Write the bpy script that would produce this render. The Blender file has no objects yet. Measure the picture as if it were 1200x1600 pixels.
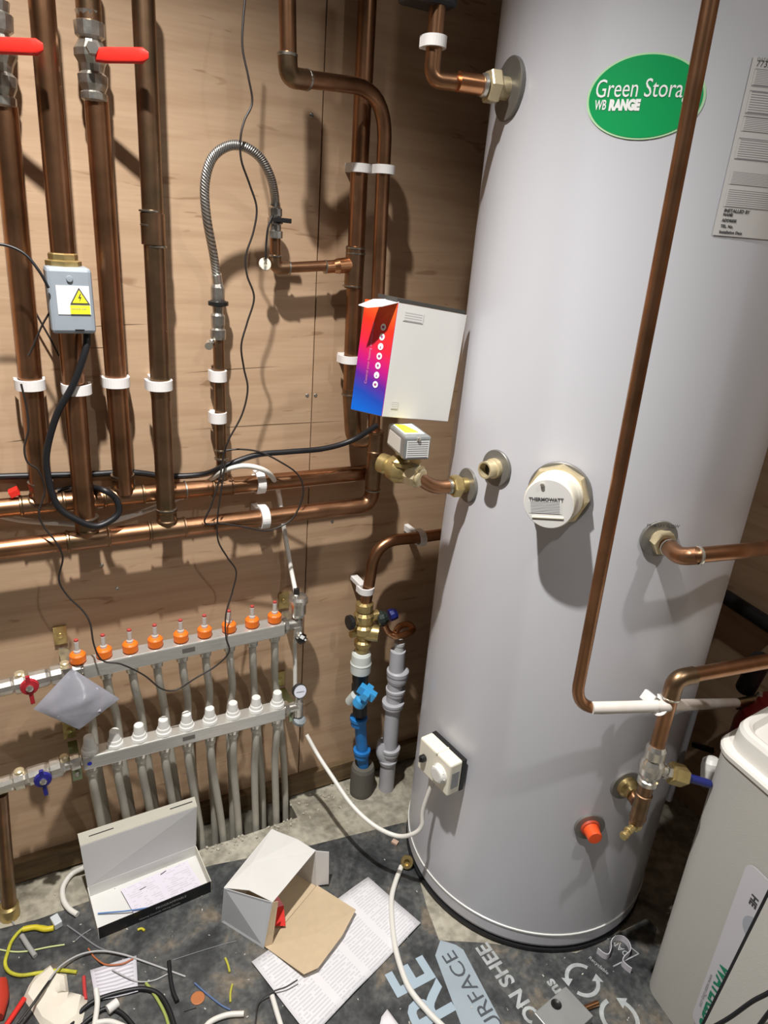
import bpy, bmesh, math, random
from mathutils import Vector as V, Matrix, Euler
random.seed(7)
S = bpy.context.scene
COL = S.collection
PI = math.pi
# ---------------------------------------------------------------- camera
CAM = V((-0.0005, -1.3408, 1.3932)); ROT = Euler((1.1906, -0.0748, -0.4873), 'XYZ'); FPX = 1089.6
cd = bpy.data.cameras.new('camera'); cam = bpy.data.objects.new('camera', cd); COL.objects.link(cam)
cam.location = CAM; cam.rotation_euler = ROT
cd.sensor_fit = 'VERTICAL'; cd.sensor_height = 24.0; cd.lens = FPX * 24.0 / 1600.0; cd.clip_start = .01
S.camera = cam
# ---------------------------------------------------------------- light and exposure
w = bpy.data.worlds.new('world'); S.world = w; w.use_nodes = True
w.node_tree.nodes['Background'].inputs[0].default_value = (.02, .02, .022, 1); w.node_tree.nodes['Background'].inputs[1].default_value = 1.0
S.view_settings.view_transform = 'Standard'; S.view_settings.look = 'None'
S.view_settings.gamma = 1.0; S.view_settings.use_curve_mapping = False
S.view_settings.exposure = -0.07
CEIL = 2.4
# recessed ceiling lamps of the cupboard: x, y, watts, radius
LAMPS = [(0.04, -0.66, 235.0, .022), (0.78, -1.50, 46.0, .030)]
def lamp_light(x, y, watts, r):
    ld = bpy.data.lights.new('downlight_bulb', 'SPOT'); ld.shadow_soft_size = r; ld.energy = watts; ld.spot_size = math.radians(107 if x < .5 else 158); ld.spot_blend = 1.0
    ld.color = (1.0, .975, .945)
    lo = bpy.data.objects.new('downlight_bulb', ld); COL.objects.link(lo); lo.location = (x, y, CEIL - .012)
    return lo
# ---------------------------------------------------------------- survey helpers: where a sight line meets a real plane or the tank
RM = ROT.to_matrix()
TX, TY, TR = 1.0113, -0.3872, 0.286
def ray(px, py): return RM @ V(((px - 600) / FPX, (800 - py) / FPX, -1))
def W(px, py, y=0.0):
    d = ray(px, py); return CAM + d * ((y - CAM.y) / d.y)
def F(px, py, z=0.0):
    d = ray(px, py); return CAM + d * ((z - CAM.z) / d.z)
def XP(px, py, x):
    d = ray(px, py); return CAM + d * ((x - CAM.x) / d.x)
def T(px, py, r=TR):
    d = ray(px, py); ox, oy = CAM.x - TX, CAM.y - TY
    a = d.x ** 2 + d.y ** 2; b = ox * d.x + oy * d.y; c = ox * ox + oy * oy - r * r
    return CAM + d * ((-b - math.sqrt(max(b * b - a * c, 0))) / a)
def WS(pts, y=None): return [W(p[0], p[1], p[2] if len(p) > 2 else y) for p in pts]
def FS(pts, z=None): return [F(p[0], p[1], p[2] if len(p) > 2 else z) for p in pts]
# ---------------------------------------------------------------- materials
MATS = {}
def mat(name, col, rough=.5, metal=0.0, noise=0.0, nscale=30.0, bump=0.0, bscale=80.0, emit=None, alpha=None, trans=0.0, col2=None, coat=0.0, spec=None, stretch=(1, 1, 1)):
    if name in MATS: return MATS[name]
    m = bpy.data.materials.new(name); m.use_nodes = True; MATS[name] = m
    nt = m.node_tree; N = nt.nodes; L = nt.links; b = N['Principled BSDF']
    b.inputs['Base Color'].default_value = (*col, 1); b.inputs['Roughness'].default_value = rough; b.inputs['Metallic'].default_value = metal
    if spec is not None: b.inputs['Specular IOR Level'].default_value = spec
    if coat: b.inputs['Coat Weight'].default_value = coat
    if trans: b.inputs['Transmission Weight'].default_value = trans
    if alpha is not None: b.inputs['Alpha'].default_value = alpha
    tc = N.new('ShaderNodeTexCoord'); mp = N.new('ShaderNodeMapping'); mp.inputs['Scale'].default_value = stretch
    L.new(tc.outputs['Object'], mp.inputs[0])
    if noise or col2:
        n = N.new('ShaderNodeTexNoise'); n.inputs['Scale'].default_value = nscale; n.inputs['Detail'].default_value = 4
        L.new(mp.outputs[0], n.inputs['Vector'])
        cr = N.new('ShaderNodeValToRGB'); cr.color_ramp.elements[0].position = .3; cr.color_ramp.elements[1].position = .7
        c2 = col2 or tuple(c * (1 - noise) for c in col)
        cr.color_ramp.elements[0].color = (*c2, 1); cr.color_ramp.elements[1].color = (*col, 1)
        L.new(n.outputs[0], cr.inputs[0]); L.new(cr.outputs[0], b.inputs['Base Color'])
    if bump:
        n2 = N.new('ShaderNodeTexNoise'); n2.inputs['Scale'].default_value = bscale; n2.inputs['Detail'].default_value = 3
        L.new(mp.outputs[0], n2.inputs['Vector'])
        bp = N.new('ShaderNodeBump'); bp.inputs['Strength'].default_value = bump; bp.inputs['Distance'].default_value = .002
        L.new(n2.outputs[0], bp.inputs['Height']); L.new(bp.outputs[0], b.inputs['Normal'])
    return m
COPPER = mat('aged_copper', (.49, .255, .14), .35, 1.0, col2=(.24, .13, .068), nscale=14, bump=.05, bscale=60)
COPDARK = mat('tarnished_copper', (.36, .21, .125), .38, 1.0, col2=(.20, .14, .08), nscale=22, bump=.08)
COPBRIGHT = mat('bright_copper', (.80, .40, .20), .25, 1.0, col2=(.55, .27, .13), nscale=18)
SOLDER = mat('solder', (.55, .52, .45), .35, 1.0, noise=.5, nscale=60)
BRASS = mat('brass', (.62, .48, .21), .34, .8, col2=(.44, .33, .14), nscale=40, bump=.15, bscale=120)
PBRASS = mat('pale_brass', (.78, .66, .42), .35, .55, noise=.2, nscale=30)
NICKEL = mat('nickel', (.80, .77, .70), .26, .9, noise=.25, nscale=40, bump=.1)
DULLNICK = mat('dull_nickel', (.58, .56, .51), .35, .9, noise=.45, nscale=60, bump=.35)
STEEL = mat('stainless_bar', (.66, .65, .60), .30, .55, noise=.15, nscale=25, stretch=(1, 1, 14))
WHITE = mat('white_plastic', (.80, .79, .75), .4)
CLIPW = mat('clip_plastic', (.82, .80, .78), .45)
CREAM = mat('cream_plastic', (.86, .82, .68), .4)
GREYP = mat('grey_plastic_pipe', (.50, .50, .53), .42, noise=.08, nscale=20)
ORANGE = mat('orange_plastic', (.90, .19, .015), .4)
REDP = mat('red_plastic', (.75, .03, .02), .35, bump=.2)
REDLAC = mat('red_enamel', (.16, .012, .012), .35)
BLUEP = mat('blue_plastic', (.02, .22, .62), .38, noise=.3, nscale=25)
BLUEL = mat('light_blue_plastic', (.05, .38, .78), .35)
NAVY = mat('navy_plastic', (.012, .02, .16), .35)
BLACKP = mat('black_plastic', (.012, .012, .012), .4)
RUBBER = mat('black_rubber', (.010, .010, .012), .45)
WIRE = mat('dark_wire', (.025, .020, .018), .45)
GREYBOX = mat('grey_casing', (.30, .34, .38), .45, noise=.1, nscale=20)
GREYBOX2 = mat('grey_metal_casing', (.36, .38, .38), .35, .6, noise=.15, nscale=40)
PEX = mat('loop_pipe_plastic', (.58, .55, .47), .42, noise=.12, nscale=25)
PEXW = mat('white_cable_sheath', (.78, .76, .70), .42)
PAPER = mat('paper', (.80, .78, .80), .6)
CARDW = mat('white_card', (.74, .73, .70), .55, noise=.05, nscale=12)
CARDG = mat('coated_card_inside', (.66, .65, .64), .6)
CARDB = mat('brown_card', (.62, .48, .31), .7, noise=.08, nscale=60)
INK = mat('ink', (.06, .06, .06), .6)
LINK = mat('light_ink', (.30, .30, .32), .6)
WINK = mat('white_ink', (.85, .87, .85), .55)
BINK = mat('pale_blue_ink', (.42, .52, .60), .6, noise=.15, nscale=8)
YEL = mat('yellow_label', (.90, .80, .03), .5)
YGRN = mat('earth_sleeve', (.62, .60, .05), .45, noise=.35, nscale=60)
GREEN = mat('green_label', (.008, .33, .095), .3)
GINK = mat('green_ink', (.01, .22, .12), .5)
FOAM = mat('white_tissue', (.82, .76, .64), .8, bump=.5, bscale=40)
INSUL = mat('grey_foam', (.13, .12, .10), .9, bump=.5, bscale=150)
GREENZ = mat('green_zinc', (.42, .52, .32), .3, 1.0)
TIMBER = mat('old_timber', (.20, .13, .06), .75, col2=(.10, .065, .03), nscale=9, bump=.3, stretch=(1, 6, 12))
VOID = mat('trench_black', (.010, .009, .008), .95)  # near-black base colour for the trench bottom
def tank_mat():
    m = mat('tank_white_steel', (.575, .578, .612), .32); b = m.node_tree.nodes['Principled BSDF']; b.inputs['Coat Weight'].default_value = .15; b.inputs['Coat Roughness'].default_value = .25
    return m
TANK = tank_mat()
CAB = mat('cabinet_grey_plastic', (.50, .49, .45), .5, bump=.15, bscale=400)
CABL = mat('cabinet_lid_plastic', (.80, .78, .72), .35)
def plywood(name, base, dark, seed):
    m = bpy.data.materials.new(name); m.use_nodes = True; nt = m.node_tree; N = nt.nodes; L = nt.links; b = N['Principled BSDF']
    b.inputs['Roughness'].default_value = .58; b.inputs['Specular IOR Level'].default_value = .35
    tc = N.new('ShaderNodeTexCoord'); mp = N.new('ShaderNodeMapping'); mp.inputs['Location'].default_value = (seed, 0, seed * 2); mp.inputs['Scale'].default_value = (1.0, 1, 3.2)
    L.new(tc.outputs['Object'], mp.inputs[0])
    big = N.new('ShaderNodeTexNoise'); big.inputs['Scale'].default_value = 2.2; big.inputs['Detail'].default_value = 3; big.inputs['Distortion'].default_value = .6; L.new(mp.outputs[0], big.inputs['Vector'])
    wv = N.new('ShaderNodeTexWave'); wv.wave_type = 'BANDS'; wv.bands_direction = 'Z'; wv.inputs['Scale'].default_value = 1.5; wv.inputs['Distortion'].default_value = 9; wv.inputs['Detail'].default_value = 3; wv.inputs['Detail Scale'].default_value = .9
    L.new(mp.outputs[0], wv.inputs['Vector'])
    mp2 = N.new('ShaderNodeMapping'); mp2.inputs['Scale'].default_value = (3, 3, 60); L.new(tc.outputs['Object'], mp2.inputs[0])
    fine = N.new('ShaderNodeTexNoise'); fine.inputs['Scale'].default_value = 2.5; fine.inputs['Detail'].default_value = 5; L.new(mp2.outputs[0], fine.inputs['Vector'])
    mp3 = N.new('ShaderNodeMapping'); mp3.inputs['Scale'].default_value = (2.2, 2, 15); mp3.inputs['Rotation'].default_value = (0, .12, 0); L.new(tc.outputs['Object'], mp3.inputs[0])
    st = N.new('ShaderNodeTexNoise'); st.inputs['Scale'].default_value = 3.0; st.inputs['Detail'].default_value = 2; st.inputs['Distortion'].default_value = 1.2; L.new(mp3.outputs[0], st.inputs['Vector'])
    def ramp(src, a, b_, c0, c1):
        r = N.new('ShaderNodeValToRGB'); r.color_ramp.elements[0].position = a; r.color_ramp.elements[1].position = b_
        r.color_ramp.elements[0].color = (*c0, 1); r.color_ramp.elements[1].color = (*c1, 1); L.new(src, r.inputs[0]); return r.outputs[0]
    def mix(mode, f, a, c):
        x = N.new('ShaderNodeMix'); x.data_type = 'RGBA'; x.blend_type = mode; x.inputs[0].default_value = f; L.new(a, x.inputs[6]); L.new(c, x.inputs[7]); return x.outputs[2]
    mid = tuple((p + q) / 2 for p, q in zip(base, dark))
    c = ramp(big.outputs[0], .3, .7, mid, base)
    c = mix('MULTIPLY', .22, c, ramp(wv.outputs[0], .0, .35, (.62, .52, .45), (1, 1, 1)))
    c = mix('MULTIPLY', .28, c, ramp(fine.outputs[0], .35, .6, (.78, .72, .68), (1, 1, 1)))
    c = mix('MULTIPLY', .6, c, ramp(st.outputs[0], .28, .33, (.52, .42, .34), (1, 1, 1)))
    L.new(c, b.inputs['Base Color'])
    bp = N.new('ShaderNodeBump'); bp.inputs['Strength'].default_value = .12; bp.inputs['Distance'].default_value = .002; L.new(fine.outputs[0], bp.inputs['Height']); L.new(bp.outputs[0], b.inputs['Normal'])
    return m
PLY = [plywood('plywood_a', (.57, .395, .255), (.46, .31, .19), 0.0), plywood('plywood_b', (.54, .37, .235), (.43, .285, .175), 3.3)]
def ground(name, stops, scale, detail=6, rough=.8, bumpk=.4, stretch=(1, 1, 1), dist=.5):
    m = bpy.data.materials.new(name); m.use_nodes = True; nt = m.node_tree; N = nt.nodes; L = nt.links; b = N['Principled BSDF']; b.inputs['Roughness'].default_value = rough
    tc = N.new('ShaderNodeTexCoord'); mp = N.new('ShaderNodeMapping'); mp.inputs['Scale'].default_value = stretch; L.new(tc.outputs['Object'], mp.inputs[0])
    n = N.new('ShaderNodeTexNoise'); n.inputs['Scale'].default_value = scale; n.inputs['Detail'].default_value = detail; n.inputs['Roughness'].default_value = .65; n.inputs['Distortion'].default_value = dist; L.new(mp.outputs[0], n.inputs['Vector'])
    r = N.new('ShaderNodeValToRGB'); r.color_ramp.elements[0].position = stops[0][0]; r.color_ramp.elements[0].color = (*stops[0][1], 1)
    r.color_ramp.elements[1].position = stops[-1][0]; r.color_ramp.elements[1].color = (*stops[-1][1], 1)
    for p, c in stops[1:-1]:
        e = r.color_ramp.elements.new(p); e.color = (*c, 1)
    L.new(n.outputs[0], r.inputs[0])
    n3 = N.new('ShaderNodeTexNoise'); n3.inputs['Scale'].default_value = scale * 9; n3.inputs['Detail'].default_value = 3; L.new(mp.outputs[0], n3.inputs['Vector'])
    r3 = N.new('ShaderNodeValToRGB'); r3.color_ramp.elements[0].position = .35; r3.color_ramp.elements[0].color = (.7, .7, .7, 1); r3.color_ramp.elements[1].position = .62; r3.color_ramp.elements[1].color = (1.15, 1.15, 1.15, 1); L.new(n3.outputs[0], r3.inputs[0])
    x = N.new('ShaderNodeMix'); x.data_type = 'RGBA'; x.blend_type = 'MULTIPLY'; x.inputs[0].default_value = 1; L.new(r.outputs[0], x.inputs[6]); L.new(r3.outputs[0], x.inputs[7]); L.new(x.outputs[2], b.inputs['Base Color'])
    bp = N.new('ShaderNodeBump'); bp.inputs['Strength'].default_value = bumpk; bp.inputs['Distance'].default_value = .004; L.new(n.outputs[0], bp.inputs['Height']); L.new(bp.outputs[0], b.inputs['Normal'])
    return m
CONC = ground('dusty_concrete', [(.33, (.15, .13, .095)), (.45, (.34, .31, .24)), (.62, (.44, .41, .33))], 5)
SHEET = ground('floor_sheet_dark', [(.30, (.018, .019, .020)), (.44, (.045, .048, .050)), (.55, (.095, .098, .095)), (.66, (.20, .165, .12))], 9, rough=.5, bumpk=.25)
def lines_mat(name, paper, ink, nl, density=.5, uscale=14.0, marg=.06, colgap=None):
    """paper with printed lines of text: rows across V, words along U"""
    m = bpy.data.materials.new(name); m.use_nodes = True; nt = m.node_tree; N = nt.nodes; L = nt.links; b = N['Principled BSDF']; b.inputs['Roughness'].default_value = .6
    uv = N.new('ShaderNodeUVMap'); sp = N.new('ShaderNodeSeparateXYZ'); L.new(uv.outputs[0], sp.inputs[0])
    def mth(op, a, c=None):
        n = N.new('ShaderNodeMath'); n.operation = op
        if hasattr(a, 'links'): L.new(a, n.inputs[0])
        else: n.inputs[0].default_value = a
        if c is not None:
            if hasattr(c, 'links'): L.new(c, n.inputs[1])
            else: n.inputs[1].default_value = c
        return n.outputs[0]
    row = mth('MULTIPLY', sp.outputs[1], nl); fr = mth('FRACT', row); m1 = mth('LESS_THAN', fr, .42); fl = mth('FLOOR', row)
    cb = N.new('ShaderNodeCombineXYZ'); L.new(mth('MULTIPLY', sp.outputs[0], uscale), cb.inputs[0]); L.new(mth('MULTIPLY', fl, 7.31), cb.inputs[1])
    ns = N.new('ShaderNodeTexNoise'); ns.inputs['Scale'].default_value = 1.0; ns.inputs['Detail'].default_value = 1; L.new(cb.outputs[0], ns.inputs['Vector'])
    m2 = mth('GREATER_THAN', ns.outputs[0], 1 - density - .1)
    pu = sp.outputs[0]
    if colgap:
        pu = mth('FRACT', mth('MULTIPLY', sp.outputs[0], colgap))
    m3 = mth('MULTIPLY', mth('GREATER_THAN', pu, marg), mth('LESS_THAN', pu, 1 - marg))
    k = mth('MULTIPLY', mth('MULTIPLY', m1, m2), m3)
    x = N.new('ShaderNodeMix'); x.data_type = 'RGBA'; L.new(k, x.inputs[0]); x.inputs[6].default_value = (*paper, 1); x.inputs[7].default_value = (*ink, 1); L.new(x.outputs[2], b.inputs['Base Color'])
    return m
# ---------------------------------------------------------------- mesh builder
class MB:
    def __init__(s): s.v = []; s.f = []; s.sm = []; s.uv = {}
    def add(s, vs, fs, smooth=False, uvs=None):
        o = len(s.v); s.v += [V(p) for p in vs]
        for i, f in enumerate(fs):
            if uvs: s.uv[len(s.f)] = uvs[i]
            s.f.append([o + k for k in f]); s.sm.append(smooth)
        return s
    def build(s, name, m, parent=None, bev=0.0, label=None, loc=None):
        me = bpy.data.meshes.new(name)
        o = bpy.data.objects.new(name, me); COL.objects.link(o)
        off = V((0, 0, 0))
        if parent is not None:
            q = parent
            while q is not None: off += q.location; q = q.parent
            o.parent = parent
        else:
            xs = [p.x for p in s.v]; ys = [p.y for p in s.v]; zs = [p.z for p in s.v]
            o.location = V((sum(xs) / len(xs), sum(ys) / len(ys), min(zs))) if loc is None else V(loc); off = o.location.copy()
        me.from_pydata([p - off for p in s.v], [], s.f)
        if s.uv:
            ul = me.uv_layers.new(name='UVMap')
            for fi, c in s.uv.items():
                for li, uvc in zip(me.polygons[fi].loop_indices, c): ul.data[li].uv = uvc
        me.polygons.foreach_set('use_smooth', s.sm)
        me.materials.append(m); me.update()
        if bev:
            b = o.modifiers.new('bevel', 'BEVEL'); b.width = bev; b.segments = 2; b.limit_method = 'ANGLE'; b.angle_limit = .6
        if label: o['label'] = label
        return o
def frame(d):
    d = V(d).normalized(); a = V((0, 0, 1)) if abs(d.z) < .9 else V((0, 1, 0))
    u = d.cross(a).normalized(); return u, d.cross(u).normalized(), d
def tube(mb, pts, r, n=14, caps=True):
    pts = [V(p) for p in pts]; q = [pts[0]]
    for p in pts[1:]:
        if (p - q[-1]).length > 1e-5: q.append(p)
    pts = q; m = len(pts); rr = r if isinstance(r, (list, tuple)) else [r] * m
    if len(rr) != m: rr = [rr[0] + (rr[-1] - rr[0]) * i / (m - 1) for i in range(m)]
    vs = []; t0 = (pts[1] - pts[0]).normalized(); u, v_, _ = frame(t0)
    for i in range(m):
        t = (pts[min(i + 1, m - 1)] - pts[max(i - 1, 0)]).normalized()
        ax = t0.cross(t)
        if ax.length > 1e-7:
            R = Matrix.Rotation(t0.angle(t), 3, ax); u = R @ u; v_ = R @ v_
        t0 = t
        for k in range(n):
            a = 2 * PI * k / n; vs.append(pts[i] + (u * math.cos(a) + v_ * math.sin(a)) * rr[i])
    fs = []
    for i in range(m - 1):
        for k in range(n):
            k2 = (k + 1) % n; fs.append([i * n + k, i * n + k2, (i + 1) * n + k2, (i + 1) * n + k])
    mb.add(vs, fs, True)
    if caps:
        mb.add([vs[k] for k in range(n)], [list(range(n))[::-1]]); mb.add([vs[(m - 1) * n + k] for k in range(n)], [list(range(n))])
    return mb
def fillet(pts, r=.04, n=8):
    pts = [V(p) for p in pts]; out = [pts[0]]
    for i in range(1, len(pts) - 1):
        a, b, c = pts[i - 1], pts[i], pts[i + 1]; rr = r[i - 1] if isinstance(r, (list, tuple)) else r
        l = min(rr, (a - b).length * .49, (c - b).length * .49)
        p = b + (a - b).normalized() * l; q = b + (c - b).normalized() * l
        for k in range(n + 1):
            t = k / n; out.append(p * (1 - t) ** 2 + b * 2 * t * (1 - t) * .92 + (p + q) * .5 * 2 * t * (1 - t) * .08 + q * t * t)
    out.append(pts[-1]); return out
def spline(pts, n=8):
    pts = [V(p) for p in pts]; P = [pts[0] * 2 - pts[1]] + pts + [pts[-1] * 2 - pts[-2]]; out = []
    for i in range(1, len(P) - 2):
        for k in range(n):
            t = k / n; a, b, c, d = P[i - 1:i + 3]
            out.append(.5 * ((2 * b) + (c - a) * t + (2 * a - 5 * b + 4 * c - d) * t * t + (3 * b - a - 3 * c + d) * t ** 3))
    out.append(pts[-1]); return out
def lathe(mb, o, ax, prof, n=24, smooth=True):
    """prof: (radius, height along axis) pairs"""
    u, v_, d = frame(ax); o = V(o); vs = []; fs = []
    for r, h in prof:
        for k in range(n):
            a = 2 * PI * k / n; vs.append(o + d * h + (u * math.cos(a) + v_ * math.sin(a)) * max(r, 1e-5))
    for i in range(len(prof) - 1):
        for k in range(n):
            k2 = (k + 1) % n; fs.append([i * n + k, i * n + k2, (i + 1) * n + k2, (i + 1) * n + k])
    # duplicate rings where the profile turns sharply by building each band separately
    for i in range(len(prof) - 1):
        band = vs[i * n:(i + 2) * n]
        mb.add(band, [[k, (k + 1) % n, n + (k + 1) % n, n + k] for k in range(n)], smooth)
    if prof[0][0] > 1e-4: mb.add(vs[:n], [list(range(n))[::-1]])
    if prof[-1][0] > 1e-4: mb.add(vs[-n:], [list(range(n))])
    return mb
def cyl(mb, a, b, r, n=20, r2=None):
    a = V(a); b = V(b); return lathe(mb, a, b - a, [(r, 0), (r if r2 is None else r2, (b - a).length)], n)
def hexn(mb, a, b, r, n=6):
    a = V(a); b = V(b); L_ = (b - a).length; return lathe(mb, a, b - a, [(r * .93, 0), (r, L_ * .12), (r, L_ * .88), (r * .93, L_)], n, False)
def box(mb, c, size, ax=None, uvs=False):
    c = V(c); X, Y, Z = ax or (V((1, 0, 0)), V((0, 1, 0)), V((0, 0, 1))); sx, sy, sz = [k / 2 for k in size]
    vs = [c + X * sx * i + Y * sy * j + Z * sz * k for k in (-1, 1) for j in (-1, 1) for i in (-1, 1)]
    return mb.add(vs, [[0, 2, 3, 1], [4, 5, 7, 6], [0, 1, 5, 4], [2, 6, 7, 3], [0, 4, 6, 2], [1, 3, 7, 5]])
def slab(mb, quad, th, nrm=None, uv=True):
    """a thin plate from a polygon with thickness along its normal"""
    q = [V(p) for p in quad]; n = len(q)
    nn = nrm if nrm is not None else (q[1] - q[0]).cross(q[2] - q[0]).normalized()
    nn = V(nn).normalized()
    top = [p + nn * th for p in q]
    uvq = [(0, 0), (1, 0), (1, 1), (0, 1)]
    mb.add(top, [list(range(n))], uvs=[uvq] if (uv and n == 4) else None)
    mb.add(q, [list(range(n))[::-1]])
    for i in range(n):
        j = (i + 1) % n; mb.add([q[i], q[j], top[j], top[i]], [[0, 1, 2, 3]])
    return mb
def tag(o, label=None, cat=None, group=None, kind=None):
    if label: o['label'] = label
    if cat: o['category'] = cat
    if group: o['group'] = group
    if kind: o['kind'] = kind
    return o
def thing(name, loc, label, cat, group=None):
    o = bpy.data.objects.new(name, None); COL.objects.link(o); o.location = V(loc); o.empty_display_size = .02
    return tag(o, label, cat, group)
def struct(name, mb, m): return tag(mb.build(name, m), kind='structure')
def text(s, size, o, xd, yd, m, name, parent, th=.0003, align='LEFT', bold=0.0, sx=1.0, wrap=None, label=None):
    """flat lettering as a mesh: o origin, xd reading direction, yd up direction; wrap=(theta0,z0,R) bends it round the tank"""
    c = bpy.data.curves.new('t', 'FONT'); c.body = s; c.size = size; c.extrude = 0; c.offset = bold; c.align_x = align; c.resolution_u = 3
    t = bpy.data.objects.new('t', c); COL.objects.link(t); dg = bpy.context.evaluated_depsgraph_get(); me0 = bpy.data.meshes.new_from_object(t.evaluated_get(dg))
    vs = [v_.co.copy() for v_ in me0.vertices]; fs = [list(p.vertices) for p in me0.polygons]
    bpy.data.objects.remove(t); bpy.data.meshes.remove(me0)
    mb = MB()
    if wrap:
        th0, z0, R = wrap; P = [V((TX + R * math.cos(th0 + v_.x * sx / R), TY + R * math.sin(th0 + v_.x * sx / R), z0 + v_.y)) for v_ in vs]
    else:
        xd = V(xd).normalized(); yd = V(yd).normalized(); nn = xd.cross(yd).normalized(); P = [V(o) + xd * v_.x * sx + yd * v_.y + nn * th for v_ in vs]
    if fs: mb.add(P, fs)
    else: mb.add([V(o), V(o) + V((.001, 0, 0)), V(o) + V((0, .001, 0))], [[0, 1, 2]])
    return mb.build(name, m, parent, label=label)
# ================================================================ THE SETTING
X0, X1, Y0 = -.95, 1.52, -2.3
JX = W(487, 650).x
mb = MB(); box(mb, ((X0 + X1) / 2, .035, CEIL / 2), (X1 - X0 + .1, .03, CEIL)); wb = struct('wall_back', mb, TIMBER)
for i, (a, b) in enumerate([(X0, JX - .0012), (JX + .0012, X1)]):
    mb = MB(); box(mb, ((a + b) / 2, .010, CEIL / 2 + .01), (b - a, .020, CEIL - .02)); mb.build('plywood_sheet', PLY[i], wb, bev=.0008)
for px, py in ((480, 618), (493, 618), (159, 883), (183, 920), (487, 180), (519, 815)):
    mb = MB(); p = W(px, py); lathe(mb, p + V((0, .001, 0)), (0, -1, 0), [(.0042, 0), (.0042, .0012), (.0030, .002), (.0012, .0014)], 12); mb.build('screw', DULLNICK, wb)
for a, b in (((280, 672), (547, 657)), ((282, 583), (440, 572)), ((128, 511), (232, 506)), ((6, 691), (74, 685)), ((128, 545), (176, 543))):
    p, q = W(*a), W(*b); mb = MB(); d = (q - p).normalized(); z_ = V((-d.z, 0, d.x)) * .0007; o = V((0, -.0004, 0)); m1 = (p + q) / 2 + z_ * 1.5
    mb.add([p + o, m1 - z_ + o, q + o, m1 + z_ + o], [[0, 1, 2, 3]]); mb.build('veneer_crack', TIMBER, wb)
# skirting batten low on the back wall
mb = MB(); box(mb, ((X0 + X1) / 2, -.009, .035), (X1 - X0, .018, .055)); struct('baseboard_back', mb, TIMBER)
for nm, c, s_ in (('wall_right', (X1 + .015, (Y0) / 2, CEIL / 2), (.03, -Y0, CEIL)), ('wall_left', (X0 - .015, Y0 / 2, CEIL / 2), (.03, -Y0, CEIL)), ('wall_front', ((X0 + X1) / 2, Y0 - .015, CEIL / 2), (X1 - X0, .03, CEIL))):
    mb = MB(); box(mb, c, s_); struct(nm, mb, PLY[1] if nm == 'wall_right' else mat('wall_paint', (.22, .22, .23), .8))
mb = MB(); box(mb, ((X0 + X1) / 2, Y0 / 2, CEIL + .01), (X1 - X0 + .1, -Y0 + .1, .02)); struct('ceiling', mb, mat('ceiling_paint', (.30, .30, .30), .8))
# concrete floor slab: a trench is left open along the wall where the loop pipes go down
TRX0, TRX1, TRY0, TRY1 = W(176, 1325, -.034).x - .02, F(447, 1262).x + .015, -.085, -.02
mb = MB()
xs = [X0, TRX0, TRX1, X1]; ys = [Y0, TRY0, TRY1, .02]
for i in range(3):
    for j in range(3):
        if i == 1 and j == 1: continue
        mb.add([(xs[i], ys[j], 0), (xs[i + 1], ys[j], 0), (xs[i + 1], ys[j + 1], 0), (xs[i], ys[j + 1], 0)], [[0, 1, 2, 3]])
mb.add([(TRX0, TRY0, 0), (TRX0, TRY0, -.08), (TRX1, TRY0, -.08), (TRX1, TRY0, 0)], [[0, 1, 2, 3]])
mb.add([(TRX0, TRY1, 0), (TRX0, TRY1, -.08), (TRX1, TRY1, -.08), (TRX1, TRY1, 0)], [[3, 2, 1, 0]])
mb.add([(TRX0, TRY0, 0), (TRX0, TRY1, 0), (TRX0, TRY1, -.08), (TRX0, TRY0, -.08)], [[0, 1, 2, 3]])
mb.add([(TRX1, TRY0, 0), (TRX1, TRY1, 0), (TRX1, TRY1, -.08), (TRX1, TRY0, -.08)], [[3, 2, 1, 0]])
fl = struct('floor', mb, CONC)
mb = MB(); box(mb, ((TRX0 + TRX1) / 2, (TRY0 + TRY1) / 2, -.09), (TRX1 - TRX0 + .1, .12, .02)); mb.build('trench_bottom', VOID, fl)
# crumbled rubble along the trench, nobody could count it
mb = MB()
for i in range(170):
    x = random.uniform(TRX0, TRX1 + .22); y = TRY0 - abs(random.gauss(0, .012)) if x < TRX1 else random.uniform(-.1, -.02); s_ = random.uniform(.0015, .006)
    R = Euler((random.random() * 6, random.random() * 6, random.random() * 6)).to_matrix()
    box(mb, (x, y, s_ * .4), (s_ * random.uniform(.8, 1.8), s_, s_ * .7), (R @ V((1, 0, 0)), R @ V((0, 1, 0)), R @ V((0, 0, 1))))
tag(mb.build('rubble', mat('pale_rubble', (.50, .46, .38), .9)), 'crumbs of pale broken screed along the pipe trench', 'rubble', kind='stuff')
# ceiling lamps
for i, (x, y, watts, r) in enumerate(LAMPS):
    t = thing('downlight', (x, y, CEIL - .012), ['recessed ceiling lamp above the copper risers', 'recessed ceiling lamp in front of the white cylinder', 'third'][i], 'lamp', None)
    mb = MB(); lathe(mb, (x, y, CEIL), (0, 0, -1), [(r + .018, 0), (r + .016, .004), (r + .003, .005), (r + .002, .001)], 28); mb.build('bezel', WHITE, t)
    b = lamp_light(x, y, watts, r); b.parent = t; b.location = (0, 0, 0)
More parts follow.
